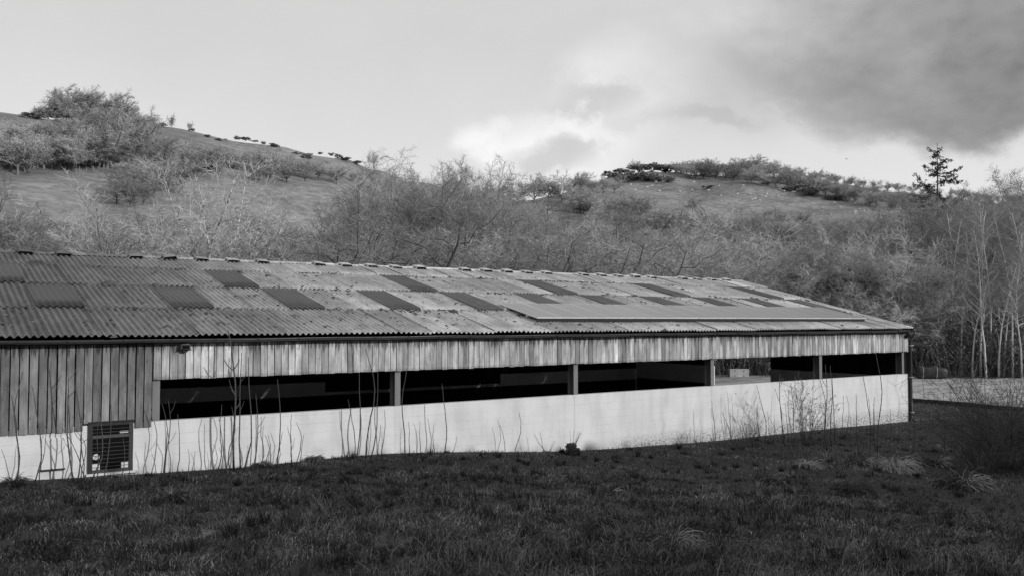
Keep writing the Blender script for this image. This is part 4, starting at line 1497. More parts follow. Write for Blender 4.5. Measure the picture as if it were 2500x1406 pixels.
# ------------------------------------------------------------------ unseen evergreen row added behind the camera to shade the bank
def build_shade():
    rng = np.random.default_rng(8)
    root = empty('shade_hedge', (20, -29, 2.7), 'unseen evergreen screen added behind the camera to shade the grass bank', 'shade_hedge')
    n = 52000
    x = rng.uniform(-40, 40, n)
    drop = 29 / -SUN_H[1] * math.tan(SUN_EL)
    foot = x + 20 - SUN_H[0] / -SUN_H[1] * 29                    # where this stretch throws its shadow on the wall
    top = drop + np.interp(foot, [-10, 0, 10, 16, 22, 34, 44], [.8, .72, .45, .05, -.25, -.45, -1.0]) - 2.7 + (fbm(x * .9, x * 0 + 3.3, 4) - .5) * .3
    z = rng.random(n) ** .7 * top
    y = rng.normal(size=n) * .55
    P = np.stack([x, y, z], -1)
    m = MB()
    m.leaves(P, rng.uniform(.22, .5, n), rng, rng.uniform(.6, 1.4, n), .8)
    m.build('foliage', M['shade_hedge'], root)
    t = MB()
    for xx in np.arange(-39, 40, 1.6):
        t.tubes(np.array([(xx, 0, -.2), (xx + rng.normal() * .1, 0, 2.5), (xx, 0, 4.5)]), np.array([.12, .09, .05]), 5)
    t.build('trunk', M['bark_dark'], root)


build_shade()

# ------------------------------------------------------------------ grass, tussocks, gravel
def blades(mb, B, h, w, lean, az, tint, rng):
    N = len(B)
    dirv = np.stack([np.cos(az), np.sin(az), np.zeros(N)], -1)
    side = np.stack([-np.sin(az + rng.normal(size=N) * .8), np.cos(az + rng.normal(size=N) * .8), np.zeros(N)], -1) * w[:, None] * .5
    up = np.array([0, 0, 1.0])
    m = B + (dirv * np.sin(lean * .5)[:, None] + up * np.cos(lean * .5)[:, None]) * h[:, None] * .55
    t = m + (dirv * np.sin(lean * 1.35)[:, None] + up * np.cos(lean * 1.35)[:, None]) * h[:, None] * .45
    V = np.stack([B - side, B + side, m - side * .8, m + side * .8, t], 1).reshape(-1, 3)
    i = np.arange(N)[:, None] * 5
    mb.add(V, i + np.array([[0, 1, 3, 2]]), i + np.array([[2, 3, 4]]), tint=np.repeat(tint, 5))


def build_grass():
    rng = np.random.default_rng(12)
    N = 430000
    d = np.exp(rng.uniform(math.log(4.0), math.log(50), N))
    a = YAW + rng.uniform(-.62, .64, N)
    x, y = CAM[0] + d * np.sin(a), CAM[1] + d * np.cos(a)
    ok = (y < -.04) | ((x > 35.0) & (y < 5.8) & (x < 42.9))
    ok &= ~((x > 42.9))
    f, s = (x * FW[0] + (y + 20.3) * FW[1]), (x * RT[0] + (y + 20.3) * RT[1])
    px = 1250 + FPX * s / f
    py = 782 + FPX * (4.25 - T(x, y)) / f
    gravel = (py > 1345 + 50 * (fbm(px * .01, py * .02, 9) - .3)) & (px > 850 + 60 * fbm(py * .05, px * .01, 2)) & (px < 1330)
    ok &= ~gravel | (rng.random(N) < .18)
    x, y, d = x[ok], y[ok], d[ok]
    n1 = fbm(x * .8, y * .8, 6)
    n2 = fbm(x * 2.6, y * 2.6, 17)
    n3 = fbm(x * .35 + 9, y * .35, 27)
    B = np.stack([x, y, T(x, y) - .012], -1)
    n = len(x)
    edge = smooth((y + 1.0) / 1.0)                              # taller fringe against the wall
    h = (.030 + .085 * n2 ** 1.9 + .035 * n1) * rng.uniform(.5, 1.35, n) * (1 + .25 * edge) * np.clip(d / 8, .9, 1.2)
    w = .0043 * (d / 5) ** .75 * rng.uniform(.6, 1.4, n)
    lean = np.clip(rng.normal(1.25, .5, n), .1, 2.0)
    az = n3 * 18 + rng.normal(size=n) * 1.6
    patch = np.clip(n1 - .42, 0, 1) * 2 + np.clip(fbm(x * 1.7, y * 1.7, 63) - .55, 0, 1) * 2.5
    tint = np.where(rng.random(n) < .14 + .45 * patch, rng.uniform(1.8, 5.0, n), rng.uniform(.2, .95, n)) * (.55 + 1.15 * smooth((fbm(x * .55, y * .55, 91) - .3) / .4))
    m = MB()
    blades(m, B, h, w, lean, az, tint, rng)
    nt, nb = 1500, 46                                            # small green clumps that make the turf lumpy
    dd = np.exp(rng.uniform(math.log(4.3), math.log(34), nt))
    aa = YAW + rng.uniform(-.60, .62, nt)
    cx, cy = CAM[0] + dd * np.sin(aa), CAM[1] + dd * np.cos(aa)
    kp = (cy < -.25) & (cx < 42)
    cx, cy, dd = np.repeat(cx[kp], nb), np.repeat(cy[kp], nb), np.repeat(dd[kp], nb)
    k_ = len(cx)
    wa = rng.random(k_) * 6.28
    sp = np.repeat(rng.uniform(.03, .12, int(kp.sum())), nb) * np.sqrt(rng.random(k_))
    cx, cy = cx + np.cos(wa) * sp, cy + np.sin(wa) * sp
    hh = np.repeat(rng.uniform(.08, .24, int(kp.sum())), nb) * rng.uniform(.6, 1.2, k_)
    blades(m, np.stack([cx, cy, T(cx, cy) - .01], -1), hh, .0046 * (dd / 5) ** .75 * rng.uniform(.6, 1.3, k_), np.clip(rng.normal(.8, .35, k_), .1, 1.8), wa + rng.normal(size=k_) * .6, np.repeat(rng.uniform(.35, 1.3, int(kp.sum())), nb) * rng.uniform(.5, 1.6, k_), rng)
    nt, nb = 900, 50                                             # wisps of dead grass lodged among the green
    dd = np.exp(rng.uniform(math.log(4.3), math.log(30), nt))
    aa = YAW + rng.uniform(-.60, .62, nt)
    cx, cy = CAM[0] + dd * np.sin(aa), CAM[1] + dd * np.cos(aa)
    kp = (cy < -.5) & (fbm(cx * .5, cy * .5, 71) > .42)
    cx, cy, dd = np.repeat(cx[kp], nb), np.repeat(cy[kp], nb), np.repeat(dd[kp], nb)
    k_ = len(cx)
    sp = rng.uniform(.05, .22, k_)
    cx, cy = cx + rng.normal(size=k_) * sp, cy + rng.normal(size=k_) * sp
    wa = np.repeat(rng.random(int(kp.sum())) * 6.28, nb) + rng.normal(size=k_) * .8
    blades(m, np.stack([cx, cy, T(cx, cy) - .01], -1), rng.uniform(.08, .30, k_), .0046 * (dd / 5) ** .75 * rng.uniform(.6, 1.3, k_), np.clip(rng.normal(1.35, .35, k_), .3, 2), wa, rng.uniform(1.2, 4.2, k_), rng)
    o = m.build('grass', M['grass'])
    tag(o, 'rough dark winter grass over the shaded bank in front of the barn', 'grass', None, 'stuff')
    # dead leaves and grit on the bare patch at the bottom edge
    N = 26000
    d = rng.uniform(4.6, 7.2, N)
    a = YAW + rng.uniform(-.27, .07, N)
    x, y = CAM[0] + d * np.sin(a), CAM[1] + d * np.cos(a)
    P = np.stack([x, y, T(x, y) + .004], -1)
    f, s = (x * FW[0] + (y + 20.3) * FW[1]), (x * RT[0] + (y + 20.3) * RT[1])
    px, py = 1250 + FPX * s / f, 782 + FPX * (4.25 - P[:, 2]) / f
    k = rng.random(N) < smooth((py - 1325) / 40) * smooth((px - 780) / 140) * smooth((1400 - px) / 120)
    P = P[k]
    g = MB()
    n = len(P)
    oc = np.array([(1, 0, .0), (0, .7, .0), (-1, 0, .0), (0, -.7, .0), (0, 0, .5)])
    th = rng.random(n) * 6.28
    rot = np.stack([np.stack([np.cos(th), -np.sin(th)], -1), np.stack([np.sin(th), np.cos(th)], -1)], 1)
    q = np.repeat(oc[None], n, 0)
    q[:, :, :2] = np.einsum('nij,nkj->nki', rot, q[:, :, :2])
    q[:, :, 2] += rng.normal(size=(n, 5)) * .25
    V = P[:, None] + q * rng.lognormal(-4.75, .4, n)[:, None, None]
    tri = np.array([(0, 1, 4), (1, 2, 4), (2, 3, 4), (3, 0, 4)])
    g.add(V.reshape(-1, 3), tris=(np.arange(n)[:, None, None] * 5 + tri[None]).reshape(-1, 3), tint=np.repeat(rng.uniform(.3, 1.6, n), 5))
    o = g.build('gravel', M['pebble'])
    tag(o, 'dark grit and dead leaf bits on the bare patch at the bottom edge', 'gravel', None, 'stuff')


build_grass()


def tussock(px, py, rpx, hpx, n, straw, label, seed, droop=1.0):
    rng = np.random.default_rng(seed)
    p, r = hit(px, py)
    R, H = rpx * r / FPX, hpx * r / FPX
    root = empty('grass_tussock', tuple(p), label, 'tussock', 'grass tussocks on the bank')
    n = int(n * .85)
    for nm, cnt, mat, tl, th in (('blades', int(n * (1 - straw)), 'grass', .4, 1.6), ('dead_blades', int(n * straw), 'straw', .9, 2.4)):
        if cnt < 20:
            continue
        a = rng.random(cnt) * 6.28
        if nm == 'dead_blades' and straw < .8:
            a = -1.2 + rng.normal(size=cnt) * .9                # the dead skirt hangs on the sunny side
        q = R * .35 * np.sqrt(rng.random(cnt))
        B = np.stack([np.cos(a) * q, np.sin(a) * q, -.02 + 0 * q], -1)
        B[:, 2] += T(p[0] + B[:, 0], p[1] + B[:, 1]) - p[2]
        K = 5
        L = rng.uniform(.7, 1.25, cnt) * math.hypot(R, H) * .82
        P = np.zeros((cnt, K, 3))
        P[:, 0] = B
        L = L * np.where(rng.random(cnt) < .35, rng.uniform(.3, .7, cnt), 1.0)
        an = a + rng.normal(size=cnt) * .9
        an = np.arctan2(np.sin(an) + RT[1] * .55, np.cos(an) + RT[0] * .55)
        pitch = rng.uniform(.15, 1.1, cnt)
        for k in range(1, K):
            st = (L / (K - 1))[:, None]
            P[:, k] = P[:, k - 1] + st * np.stack([np.cos(an) * np.sin(pitch), np.sin(an) * np.sin(pitch), np.cos(pitch)], -1)
            pitch = pitch + rng.uniform(.2, .9, cnt) * droop
        P[:, 1:, 2] = np.maximum(P[:, 1:, 2], (T(p[0] + P[:, 1:, 0], p[1] + P[:, 1:, 1]) - p[2]) + .01)
        m = MB()
        w = .0032 * (r / 6) ** .75
        m.tubes(P, np.linspace(1.0, .35, K)[None] * np.full((cnt, 1), w), 3, rng.uniform(tl, th, cnt))
        m.build(nm, M[mat], root)


TUS = [(1635, 1335, 62, 66, 520, .42, 'large tussock with a pale dead skirt, nearest the camera right of centre'),
       (2345, 1195, 58, 42, 900, .30, 'big dark tussock with long drooping blades near the right shrub'),
       (2185, 1150, 62, 44, 1000, .92, 'mound of pale flattened straw in front of the right end of the wall'),
       (2105, 1140, 34, 30, 600, .25, 'dark green tussock just left of the pale straw mound'),
       (1975, 1140, 40, 22, 600, .85, 'low pale straw tuft left of the dark tussock beneath the twiggy shrub'),
       (2290, 1135, 30, 24, 420, .5, 'small mixed tussock between the straw mound and the right shrub'),
       (2085, 1205, 50, 24, 700, .02, 'low dark green tussock below the straw mound'),
       (2225, 1245, 42, 22, 600, .05, 'low dark tussock left of the big drooping one'),
       (1880, 1180, 40, 26, 600, .15, 'dark tussock left of the low dark green one'),
       (765, 1125, 24, 24, 420, .1, 'upright grass tuft against the wall, before the first post in the opening'),
       (635, 1138, 26, 18, 360, .15, 'low grass tuft against the wall under the tall forked sapling'),
       (1032, 1122, 26, 16, 360, .1, 'low grass tuft by the wall just right of the first post in the opening'),
       (36, 1182, 30, 20, 420, .1, 'grass tuft at the left edge against the wall'),
       (485, 1312, 34, 30, 500, .75, 'pale bleached tuft in the middle of the left grass bank'),
       (430, 1215, 30, 14, 360, .1, 'low dark tuft on the bank below the barred window'),
       (1490, 1205, 30, 20, 360, .2, 'low tuft on the bank below the dark stump')]
for i, t in enumerate(TUS):
    tussock(*t[:6], t[6], 500 + i, 1.7 if t[5] > .7 else 1.1)


# ------------------------------------------------------------------ bare saplings in front of the wall
# foot x, foot y, tip x, tip y (pixels of the photograph), bend, side shoots
SAP = [(21, 1173, 3, 1096, 0), (40, 1167, 50, 905, 0), (82, 1175, 74, 940, 0), (98, 1170, 115, 1053, 0), (181, 1164, 168, 880, 1), (188, 1163, 185, 950, 1), (211, 1162, 152, 1043, 0),
       (203, 1160, 204, 1010, 0), (199, 1160, 189, 1047, 0), (219, 1160, 236, 948, 0), (237, 1158, 240, 1006, 0), (252, 1155, 270, 985, 0), (294, 1160, 300, 1070, 0), (316, 1158, 314, 1120, 0),
       (374, 1153, 370, 1107, 0), (390, 1152, 384, 1082, 0), (398, 1152, 397, 985, 0), (403, 1152, 414, 976, 1), (414, 1151, 409, 1055, 0), (432, 1150, 433, 1010, 0), (459, 1147, 459, 1095, 0),
       (467, 1143, 476, 1100, 0), (515, 1143, 520, 1083, 0), (528, 1143, 537, 987, 0), (544, 1141, 536, 1091, 0), (571, 1138, 560, 806, 2), (558, 1140, 536, 1019, 0), (566, 1136, 572, 991, 0),
       (587, 1136, 590, 860, 1), (594, 1136, 602, 870, 0), (612, 1134, 614, 1034, 0), (621, 1128, 625, 961, 1), (632, 1126, 634, 1017, 0), (650, 1126, 650, 1060, 0), (658, 1126, 659, 1082, 0),
       (676, 1128, 677, 925, 0), (670, 1127, 690, 1053, 0), (683, 1128, 684, 1090, 0), (712, 1127, 703, 1042, 1), (713, 1127, 712, 1011, 0), (723, 1126, 725, 1030, 0), (728, 1126, 741, 1060, 0),
       (866, 1118, 849, 974, 0), (871, 1117, 876, 909, 0), (893, 1118, 897, 850, 0), (905, 1116, 921, 909, 0), (922, 1114, 930, 1036, 0), (932, 1114, 940, 999, 0), (989, 1116, 991, 897, 0),
       (1001, 1115, 998, 1028, 0), (1026, 1112, 1024, 1028, 0), (1049, 1110, 1043, 1020, 0), (1062, 1110, 1059, 1034, 0), (1084, 1110, 1077, 936, 0), (1101, 1108, 1114, 1064, 0), (1233, 1106, 1221, 1037, 0),
       (1256, 1105, 1268, 1005, 0), (1329, 1103, 1318, 1053, 0), (1339, 1102, 1304, 1058, 0), (1790, 1085, 1762, 1004, 0), (1783, 1086, 1777, 1036, 0), (1853, 1085, 1846, 997, 0), (1858, 1080, 1849, 987, 1),
       (1866, 1082, 1845, 940, 1), (1883, 1075, 1875, 1004, 0), (1888, 1078, 1889, 1013, 0), (1902, 1078, 1879, 1018, 0), (1909, 1085, 1892, 947, 0), (1914, 1085, 1903, 912, 1), (1940, 1090, 1932, 934, 2),
       (1926, 1080, 1917, 982, 0), (1935, 1082, 1925, 952, 1), (2012, 1095, 2004, 927, 0), (2020, 1098, 2018, 889, 2), (2030, 1090, 2029, 892, 0), (2037, 1075, 2032, 919, 0), (2059, 1068, 2060, 965, 0),
       (2066, 1068, 2068, 964, 0), (2076, 1090, 2076, 1011, 0), (2097, 1100, 2091, 960, 0), (2122, 1115, 2106, 917, 0), (2125, 1095, 2121, 968, 0), (2133, 1070, 2133, 985, 0), (2138, 1105, 2135, 969, 0),
       (2142, 1112, 2142, 862, 0), (2172, 1095, 2173, 997, 1), (2222, 1130, 2217, 965, 0), (2246, 1035, 2250, 915, 0), (2272, 1095, 2277, 1027, 0), (2306, 1100, 2304, 960, 0)]


def build_saplings():
    rng = np.random.default_rng(41)
    marks = [(269, 'the barred window'), (450, 'the floodlight'), (560, None), (975, 'the first post in the opening'), (1400, 'the second post in the opening'), (1735, 'the third post in the opening'), (2005, 'the fourth post in the opening'), (2225, 'the black downpipe')]
    seen = {}
    for i, (bx, by, tx, ty, sh) in enumerate(sorted(SAP)):
        p, r = hit(bx, by)
        if p[1] > -.25:
            p[1] = -.35 - .5 * rng.random()
            p[:2] = CAM[:2] + (p[:2] - CAM[:2])
            d = ray(bx, by)
            p = CAM + d * ((p[1] - CAM[1]) / d[1])
            p[2] = float(T(p[0], p[1]))
            r = math.hypot(p[0], p[1] - CAM[1])
        depth = (p - CAM) @ FW
        d = ray(tx, ty)
        tip = CAM + d * (depth / (d @ FW))
        v = tip - p
        K = 9
        t = np.linspace(0, 1, K)[:, None]
        bow = np.zeros((K, 3))
        s1 = rng.normal() * .05 + (.06 if rng.random() < .3 else 0)
        bow[:, 0] = np.sin(t[:, 0] * math.pi) * s1 + np.sin(t[:, 0] * math.pi * 2.3) * rng.normal() * .022
        bow[:, 1] = np.sin(t[:, 0] * math.pi) * rng.normal() * .05
        bow *= np.linalg.norm(v) * .8
        jit = rng.normal(size=(K, 3)) * .006
        jit[0] = jit[-1] = 0
        P = p + v * t + bow + jit
        P[0, 2] -= .05
        H = np.linalg.norm(v)
        r0 = .006 + .0042 * H + (.006 if ty < 830 else 0)
        near, nm = min(((abs(bx - mx), mn) for mx, mn in marks if mn), key=lambda q: q[0])
        mx = [q for q, mn in marks if mn == nm][0]
        hs = 'tall' if H > 1.55 else ('short' if H < .75 else 'mid-height')
        side = 'left of' if bx < mx else 'right of'
        key = (hs, side, nm)
        seen.setdefault(key, []).append((abs(bx - mx), i, P, r0, H, sh, p))
    for (hs, side, nm), L in seen.items():
        for j, (_, i, P, r0, H, sh, p) in enumerate(sorted(L, key=lambda q: q[0])):
            lab = '%s bare sapling by the wall, %s one %s %s' % (hs, ORD[j], side, nm)
            m = MB()
            Q = P - p
            rr = np.linspace(r0, r0 * .45, len(Q))
            m.tubes(Q, rr, 6, 1.0)
            for z in np.arange(.1, H, .16):                       # leaf-scar swellings
                f = min(z / H, .98)
                c = np.array([np.interp(f, np.linspace(0, 1, len(Q)), Q[:, a]) for a in range(3)])
                rn = np.interp(f, np.linspace(0, 1, len(Q)), rr)
                m.tubes(np.array([c - [0, 0, .012], c, c + [0, 0, .012]]), np.array([rn * .9, rn * 1.45, rn * .9]), 5, .8)
            o = m.mesh('sapling', M['stem'], True)
            ob = link(bpy.data.objects.new('sapling', o))
            ob.location = p
            tag(ob, lab, 'sapling', 'bare saplings in front of the barn wall')
            for q in range((0, 2, 5)[sh]):
                f = rng.uniform(.35, .85) if sh < 2 else rng.uniform(.3, .75)
                c = np.array([np.interp(f, np.linspace(0, 1, len(Q)), Q[:, a]) for a in range(3)])
                a = rng.choice([-1, 1]) * rng.uniform(.3, .7)
                Ls = rng.uniform(.15, .4) * (1 if sh < 2 else H * .45)
                e = c + np.array([math.sin(a) * Ls, rng.normal() * .05, math.cos(a) * Ls * .9])
                mid = (c + e) / 2 + np.array([math.sin(a) * .08 * Ls, 0, -.06 * Ls])
                s = MB()
                s.tubes(np.array([c, mid, e]), np.array([r0 * .5, r0 * .42, r0 * .3]), 5)
                s.build('shoot', M['stem'], ob)


build_saplings()


def twiggy(name, px, py, toppy, wpx, label, n, seed, mat='stem', leaves=0, arch=.3, rt_=.006, depth=None):
    """bare multi-stemmed shrub"""
    rng = np.random.default_rng(seed)
    p, r = hit(px, py)
    if p[1] > -.3 and p[0] < 35:
        d = ray(px, py)
        p = CAM + d * ((-.7 - CAM[1]) / d[1])
        p[2] = float(T(p[0], p[1]))
        r = math.hypot(p[0], p[1] - CAM[1])
    H = top_z(px, toppy, r) - p[2]
    W = wpx * r / FPX
    root = empty(name, tuple(p), label, 'shrub')
    a = rng.random(n) * 6.28
    q = W * .22 * np.sqrt(rng.random(n))
    P0 = np.stack([np.cos(a) * q, np.sin(a) * q, np.full(n, -.05)], -1)
    sp = 1.7 if arch > .5 else .9
    D0 = np.stack([np.cos(a) * rng.uniform(.05, sp, n) * W / H, np.sin(a) * rng.uniform(.05, sp, n) * W / H, np.ones(n)], -1)
    L = H * rng.uniform(.45, 1.3, n)
    R0 = np.full(n, rt_ * 1.8)
    P, DD, R = grow(rng, P0, D0, L, R0, 8, .11, -arch * .12, .4)
    s, c = MB(), MB()
    s.tubes(P, R, 5, rng.uniform(.6, 1.3, n))
    p1, d1, l1, r1 = kids(rng, P, DD, R, L, 7, .2, 1, .4, 1.1, .30, .6, rt_ * .8)
    P1, D1, R1 = grow(rng, p1, d1, l1, r1, 4, .2, .02, .6)
    c.tubes(P1, R1, 3, rng.uniform(.6, 1.4, len(P1)))
    p2, d2, l2, r2 = kids(rng, P1, D1, R1, l1, 4, .2, 1, .4, 1.1, .5, .7, rt_ * .6)
    P2, _, R2 = grow(rng, p2, d2, l2, r2, 3, .2, .0, .6)
    c.tubes(P2, R2, 3, rng.uniform(.6, 1.4, len(P2)))
    s.build('stems', M[mat], root)
    c.build('twigs', M[mat], root)
    if leaves:
        f = MB()
        k = P1[rng.integers(len(P1), size=leaves), rng.integers(1, 4, size=leaves)] + rng.normal(size=(leaves, 3)) * .03
        f.leaves(k, rng.uniform(.03, .07, leaves), rng, rng.uniform(.8, 2.2, leaves), .7)
        f.build('leaves', M['ivy'], root)
    return root


twiggy('twiggy_shrub', 1968, 1075, 948, 50, 'twiggy shrub with a few small leaves against the right part of the wall', 16, 1, leaves=260, rt_=.0045)
twiggy('twiggy_shrub', 1995, 1085, 985, 50, 'sparse thin shrub just right of the leafy one by the wall', 7, 2, rt_=.004)
twiggy('thorn_shrub', 2462, 1140, 880, 120, 'dark tangled thorn shrub filling the right edge of the bank', 84, 3, arch=1.2, rt_=.006)
twiggy('thorn_shrub', 2400, 1150, 985, 90, 'thinner dark thorn shrub at the left foot of the big one', 46, 4, arch=1.2, rt_=.005)
twiggy('thorn_shrub', 2478, 1110, 960, 90, 'dense dark thorn shrub behind the big tangled one', 70, 5, arch=1.0, rt_=.006)
twiggy('twiggy_shrub', 1830, 1092, 1020, 44, 'thin fanned twigs left of the sapling cluster by the wall', 9, 6, rt_=.004)
twiggy('twiggy_shrub', 1435, 1330, 1222, 30, 'dark thin weed stems standing on the bank at centre', 4, 7, rt_=.003)
twiggy('twiggy_shrub', 2460, 1330, 1225, 26, 'thin dry weed stems near the bottom right corner', 4, 8, rt_=.003)


# ------------------------------------------------------------------ the rest
def lump(name, p, size, seed, mat, label, cat, rough=.25):
    import bmesh
    rng = np.random.default_rng(seed)
    bm = bmesh.new()
    bmesh.ops.create_icosphere(bm, subdivisions=4, radius=1.0)
    V = np.array([v.co[:] for v in bm.verts])
    F = np.array([[v.index for v in f.verts] for f in bm.faces])
    bm.free()
    k = 1 + rough * (fbm(V[:, 0] * 2.2 + 9, V[:, 1] * 2.2 + V[:, 2] * 2.7, seed, 4) - .5) * 2 + .12 * rough * rng.normal(size=len(V))
    V = V * k[:, None] * np.array(size)
    m = MB()
    m.add(V, tris=F, tint=np.clip(.6 + fbm(V[:, 0] * 9, V[:, 2] * 9, 2) * .9, 0, 2))
    o = m.build(name, M[mat])
    o.location = p
    return tag(o, label, cat)


p, r = hit(1382, 1106)
p = np.array([15.75, -.75, float(T(15.75, -.75))])
st = lump('tree_stump', p + np.array([0, 0, .10]), (.20, .16, .20), 3, 'bark_dark', 'small dark mossy stump in the grass below the second post in the opening', 'stump', .6)
tg = MB()
rg = np.random.default_rng(4)
for j in range(7):
    a = rg.uniform(-.9, .9)
    tg.tubes(np.array([(rg.normal() * .08, 0, .05), (math.sin(a) * .25, .02, .25), (math.sin(a) * .5, .03, .3 + .3 * math.cos(a))]), np.array([.006, .005, .003]), 5, 2.0)
tg.build('shoots', M['stem'], st)


def build_block():
    # stacked-type concrete block, its front turned to the barn door
    p = np.array([51.2, 23.4, float(T(51.2, 23.4)) + .012])
    o = empty('concrete_block', tuple(p), 'pale concrete block seen through the open barn bay', 'block', None, 0.0)
    o.rotation_euler = (0, 0, rad(-34))
    m = MB()
    m.bevel_box(-.72, .72, -.32, .32, 0, .60, .02)
    m.build('body', M['concrete'], o)
    m = MB()
    for x in (-.33, .33):
        for z in (.46, .12):
            m.box(x - .025, x + .025, -.327, -.3205, z - .05, z + .05)
    m.build('lifting_slot', M['timber_dark'], o)
    rng = np.random.default_rng(2)
    m = MB()
    for j in range(26):
        x, z = rng.uniform(-.1, .28), .05 + rng.random() ** 2 * .28
        s = rng.uniform(.012, .035)
        m.box(x - s, x + s, -.3235, -.3208, z - s, z + s)
    m.build('paint_marks', M['white'], o)


build_block()


def build_bundle():
    p = at(2272, 70.5)
    o = empty('tarpaulin_bundle', (p[0], p[1], .02), 'long black wrapped bundle with two pale straps beyond the downpipe', 'bundle', None, -YAW + rad(-4))
    rng = np.random.default_rng(3)
    K, S = 17, 20
    xs = np.linspace(-1.15, 1.12, K)
    prof = np.interp(xs, [-1.15, -1.05, -.9, .5, .9, 1.05, 1.12], [.25, .85, 1, .98, .9, .7, .3])
    th = np.linspace(0, 2 * np.pi, S, endpoint=False)
    V = []
    for x, q in zip(xs, prof):
        for t in th:
            rr = q * (1 + .04 * rng.normal())
            c, s = math.cos(t), math.sin(t)
            V.append((x, np.sign(c) * abs(c) ** .35 * .42 * rr, .43 + np.sign(s) * abs(s) ** .4 * (.43 if s < 0 else .43 - .10 * max(x - .2, 0)) * rr))
    V = np.array(V)
    i = np.arange(K - 1)[:, None] * S + np.arange(S)[None]
    j = np.arange(K - 1)[:, None] * S + (np.arange(S)[None] + 1) % S
    m = MB()
    m.add(V, np.stack([i, j, j + S, i + S], -1).reshape(-1, 4))
    m.add(V[:S], tris=[(0, a + 1, a) for a in range(1, S - 1)])
    m.add(V[-S:], tris=[(0, a, a + 1) for a in range(1, S - 1)])
    m.build('cover', M['tarp'], o, True)
    for x in (-.75, .22):
        m = MB()
        P = np.array([(x + .02 * math.sin(3 * t), math.copysign(abs(math.cos(t)) ** .35, math.cos(t)) * .445, .43 + math.copysign(abs(math.sin(t)) ** .4, math.sin(t)) * .45) for t in np.linspace(0, 2 * np.pi, 25)])
        m.tubes(P, np.full(25, .016), 5, .75)
        m.build('strap', M['white'], o)
    m = MB()
    t = np.linspace(0, 1, 9)
    m.tubes(np.stack([-.7 + .9 * t, -.50 + 0 * t, .52 - .44 * np.sin(t * math.pi)], -1), np.full(9, .012), 5)
    m.build('cord', M['timber_dark'], o)


build_bundle()


def build_kerb():
    o = empty('timber_kerb', (43.0, -4.0, 0), 'low dark timber edging along the near side of the gravel yard', 'kerb')
    m = MB()
    rng = np.random.default_rng(6)
    for j, y in enumerate(np.arange(-16, 8.4, 2.4)):
        m.bevel_box(-.10 + rng.normal() * .012, .10, y + .01, y + 2.39, -.15, .20 + rng.normal() * .01, .012, float(rng.uniform(.7, 1.3)))
    m.build('sleepers', M['timber_dark'], o)


build_kerb()


def build_sheep():
    rng = np.random.default_rng(19)
    import bmesh

    def ell(mb, c, s, tint=1.0, n=2):
        bm = bmesh.new()
        bmesh.ops.create_icosphere(bm, subdivisions=n, radius=1.0)
        V = np.array([v.co[:] for v in bm.verts]) * np.array(s) + np.array(c)
        F = [[v.index for v in f.verts] for f in bm.faces]
        bm.free()
        mb.add(V, tris=F, tint=tint)
    protos = []
    for graze in (0, 1):
        m = MB()
        bm = bmesh.new()
        bmesh.ops.create_icosphere(bm, subdivisions=3, radius=1.0)
        V = np.array([v.co[:] for v in bm.verts])
        F = [[v.index for v in f.verts] for f in bm.faces]
        bm.free()
        # one continuous body: barrel drawn out into neck and head at +x
        u = np.clip((V[:, 0] - .35) / .65, 0, 1)
        W = V * np.array([.58, .31, .34])
        W[:, 0] += u ** 2 * .34
        W[:, 1] *= 1 - .62 * u
        W[:, 2] *= 1 - .55 * u
        W[:, 2] += (u ** 1.5) * (-.42 if graze else .26)
        W[:, 2] += .70
        W += W * 0 + (vnoise(V[:, 0] * 6 + 5, V[:, 1] * 6 + V[:, 2] * 5, 2) - .5)[:, None] * .05 * V
        m.add(W, tris=F)
        for sx in (-.36, .34):
            for sy in (-.15, .15):
                m.tubes(np.array([(sx, sy, .55), (sx + (.03 if sx < 0 else -.01), sy, .30), (sx, sy, 0)]), np.array([.075, .05, .04]), 6, .8)
        hd = MB()
        hz = .26 if graze else .98
        hd.tubes(np.array([(.80, 0, hz + .05), (.93, 0, hz - .01), (1.02, 0, hz - .07)]), np.array([.095, .08, .045]), 8)
        for sy in (-1, 1):
            hd.tubes(np.array([(.80, .06 * sy, hz + .10), (.78, .19 * sy, hz + .10)]), np.array([.035, .012]), 5)
        protos.append((m.mesh('sheep', M['wool'], True), hd.mesh('head', M['black_face'], True)))
    spots = [(1458, 445), (1472, 450), (1497, 446), (1515, 460), (1540, 455), (1575, 442), (1602, 448), (1592, 458), (1618, 447), (1551, 468), (1660, 443), (1694, 448), (1756, 457), (1815, 456), (1801, 478), (1832, 477),
             (1837, 491), (1843, 489), (1855, 494), (1870, 484), (1873, 479), (1900, 483), (1919, 483), (1903, 466), (1909, 468), (1915, 470), (1935, 472), (1940, 473), (1955, 473), (1996, 477), (2003, 479), (2035, 486), (2036, 499),
             (2052, 511), (2089, 501), (2098, 515), (2110, 520), (2120, 518), (2160, 520), (2162, 522), (1796, 498), (1901, 503), (1690, 470), (1730, 468), (1660, 472), (1610, 470), (1233, 493), (1351, 483), (1580, 462), (1760, 482), (1985, 500), (2010, 512)]
    for i, (c, b) in enumerate(spots):
        p, r = hit(c, b)
        k = int(rng.integers(2))
        o = bpy.data.objects.new('sheep', protos[k][0])
        link(o)
        o.location = p
        o.rotation_euler = (0, 0, -YAW + (rng.normal() * .7) + (math.pi if rng.random() < .5 else 0))
        s = rng.uniform(.8, 1.05)
        o.scale = (s, s, s)
        lab = 'small white sheep grazing on the open pasture of the right hill' if c > 1400 else 'white sheep alone in the gap between the hills, %s of the round tree' % ('left' if c < 1300 else 'right')
        tag(o, lab, 'sheep', 'sheep on the right hill' if c > 1400 else 'sheep in the gap between the hills')
        link(bpy.data.objects.new('head', protos[k][1]), o)


build_sheep()


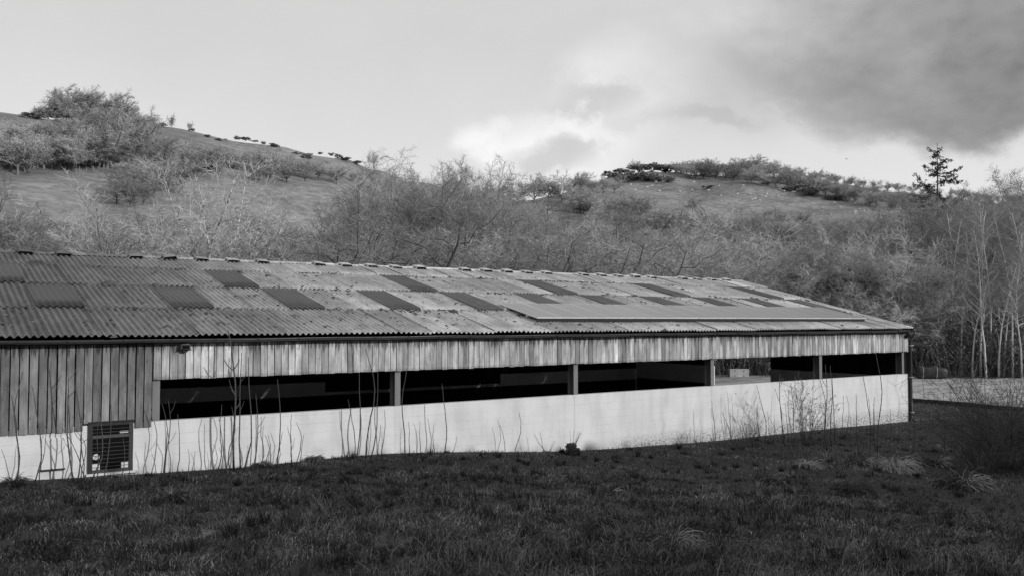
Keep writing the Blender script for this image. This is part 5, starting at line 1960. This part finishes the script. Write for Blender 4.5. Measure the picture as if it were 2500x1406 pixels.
def build_cottage():
    p, r = hit(2062, 566)
    o = empty('cottage', tuple(p), 'white cottage half hidden by bare trees below the sheep pasture', 'house', None, -YAW - .35)
    m = MB()
    m.box(-4.5, 4.5, -2.6, 2.6, -2, 4.2)
    m.add([(-4.5, -2.6, 4.2), (-4.5, 2.6, 4.2), (-4.5, 0, 6.4), (4.5, -2.6, 4.2), (4.5, 2.6, 4.2), (4.5, 0, 6.4)], tris=[(0, 2, 1), (3, 4, 5)])
    m.build('wall', M['render'], o)
    m = MB()
    for s in (-1, 1):
        m.add([(-4.8, s * 2.9, 4.0), (4.8, s * 2.9, 4.0), (4.8, 0, 6.55), (-4.8, 0, 6.55), (-4.8, s * 2.9, 3.85), (4.8, s * 2.9, 3.85)], [(0, 1, 2, 3), (0, 4, 5, 1)])
    rf = m.build('roof', M['slate'], o)
    m = MB()
    m.box(3.3, 4.3, -.5, .5, 6.0, 7.6)
    m.build('chimney', M['render'], rf)
    for x in (-3, 0, 3):
        for z in (1.0, 3.0):
            m = MB()
            m.box(x - .5, x + .5, -2.66, -2.61, z - .55, z + .55)
            m.build('window', M['glass'], o)


build_cottage()


def build_fence():
    # short posts along the foot of the wood on the left hill
    P = [hit(c, np.interp(c, [-10, 230], [412, 420]))[0] for c in range(-10, 236, 17)]
    o = empty('field_fence', tuple(P[0]), 'line of short pale fence posts across the left hillside below the trees', 'fence')
    m = MB()
    for q in P:
        m = MB()
        q = q - P[0]
        m.tubes(np.array([q - [0, 0, .2], q + [0, 0, 1.15]]), np.array([.055, .05]), 6, .9)
        m.build('post', M['concrete'], o)
    for z in (.4, .75, 1.05):
        m = MB()
        m.tubes(np.array([q - P[0] + np.array([0, 0, z]) for q in P]), np.full(len(P), .008), 4)
        m.build('wire', M['steel'], o)


build_fence()


def build_bird():
    d = ray(2067, 389)
    p = CAM + d / np.linalg.norm(d) * 160
    m = MB()
    m.tubes(np.array([(-.22, 0, 0), (-.1, 0, .01), (.1, 0, .0), (.2, 0, .02), (.27, 0, .02)]), np.array([.03, .06, .06, .04, .008]), 8)
    for s in (-1, 1):
        m.add([(-.08, 0, .03), (.10, 0, .03), (.04, s * .28, .16), (-.12, s * .28, .14), (-.10, s * .55, .10)], [(0, 1, 2, 3)], [(3, 2, 4)])
    o = m.build('bird', M['dark_paint'])
    o.location = p
    o.rotation_euler = (0, 0, 1.0)
    tag(o, 'tiny dark bird flying above the right ridge wood', 'bird')


build_bird()
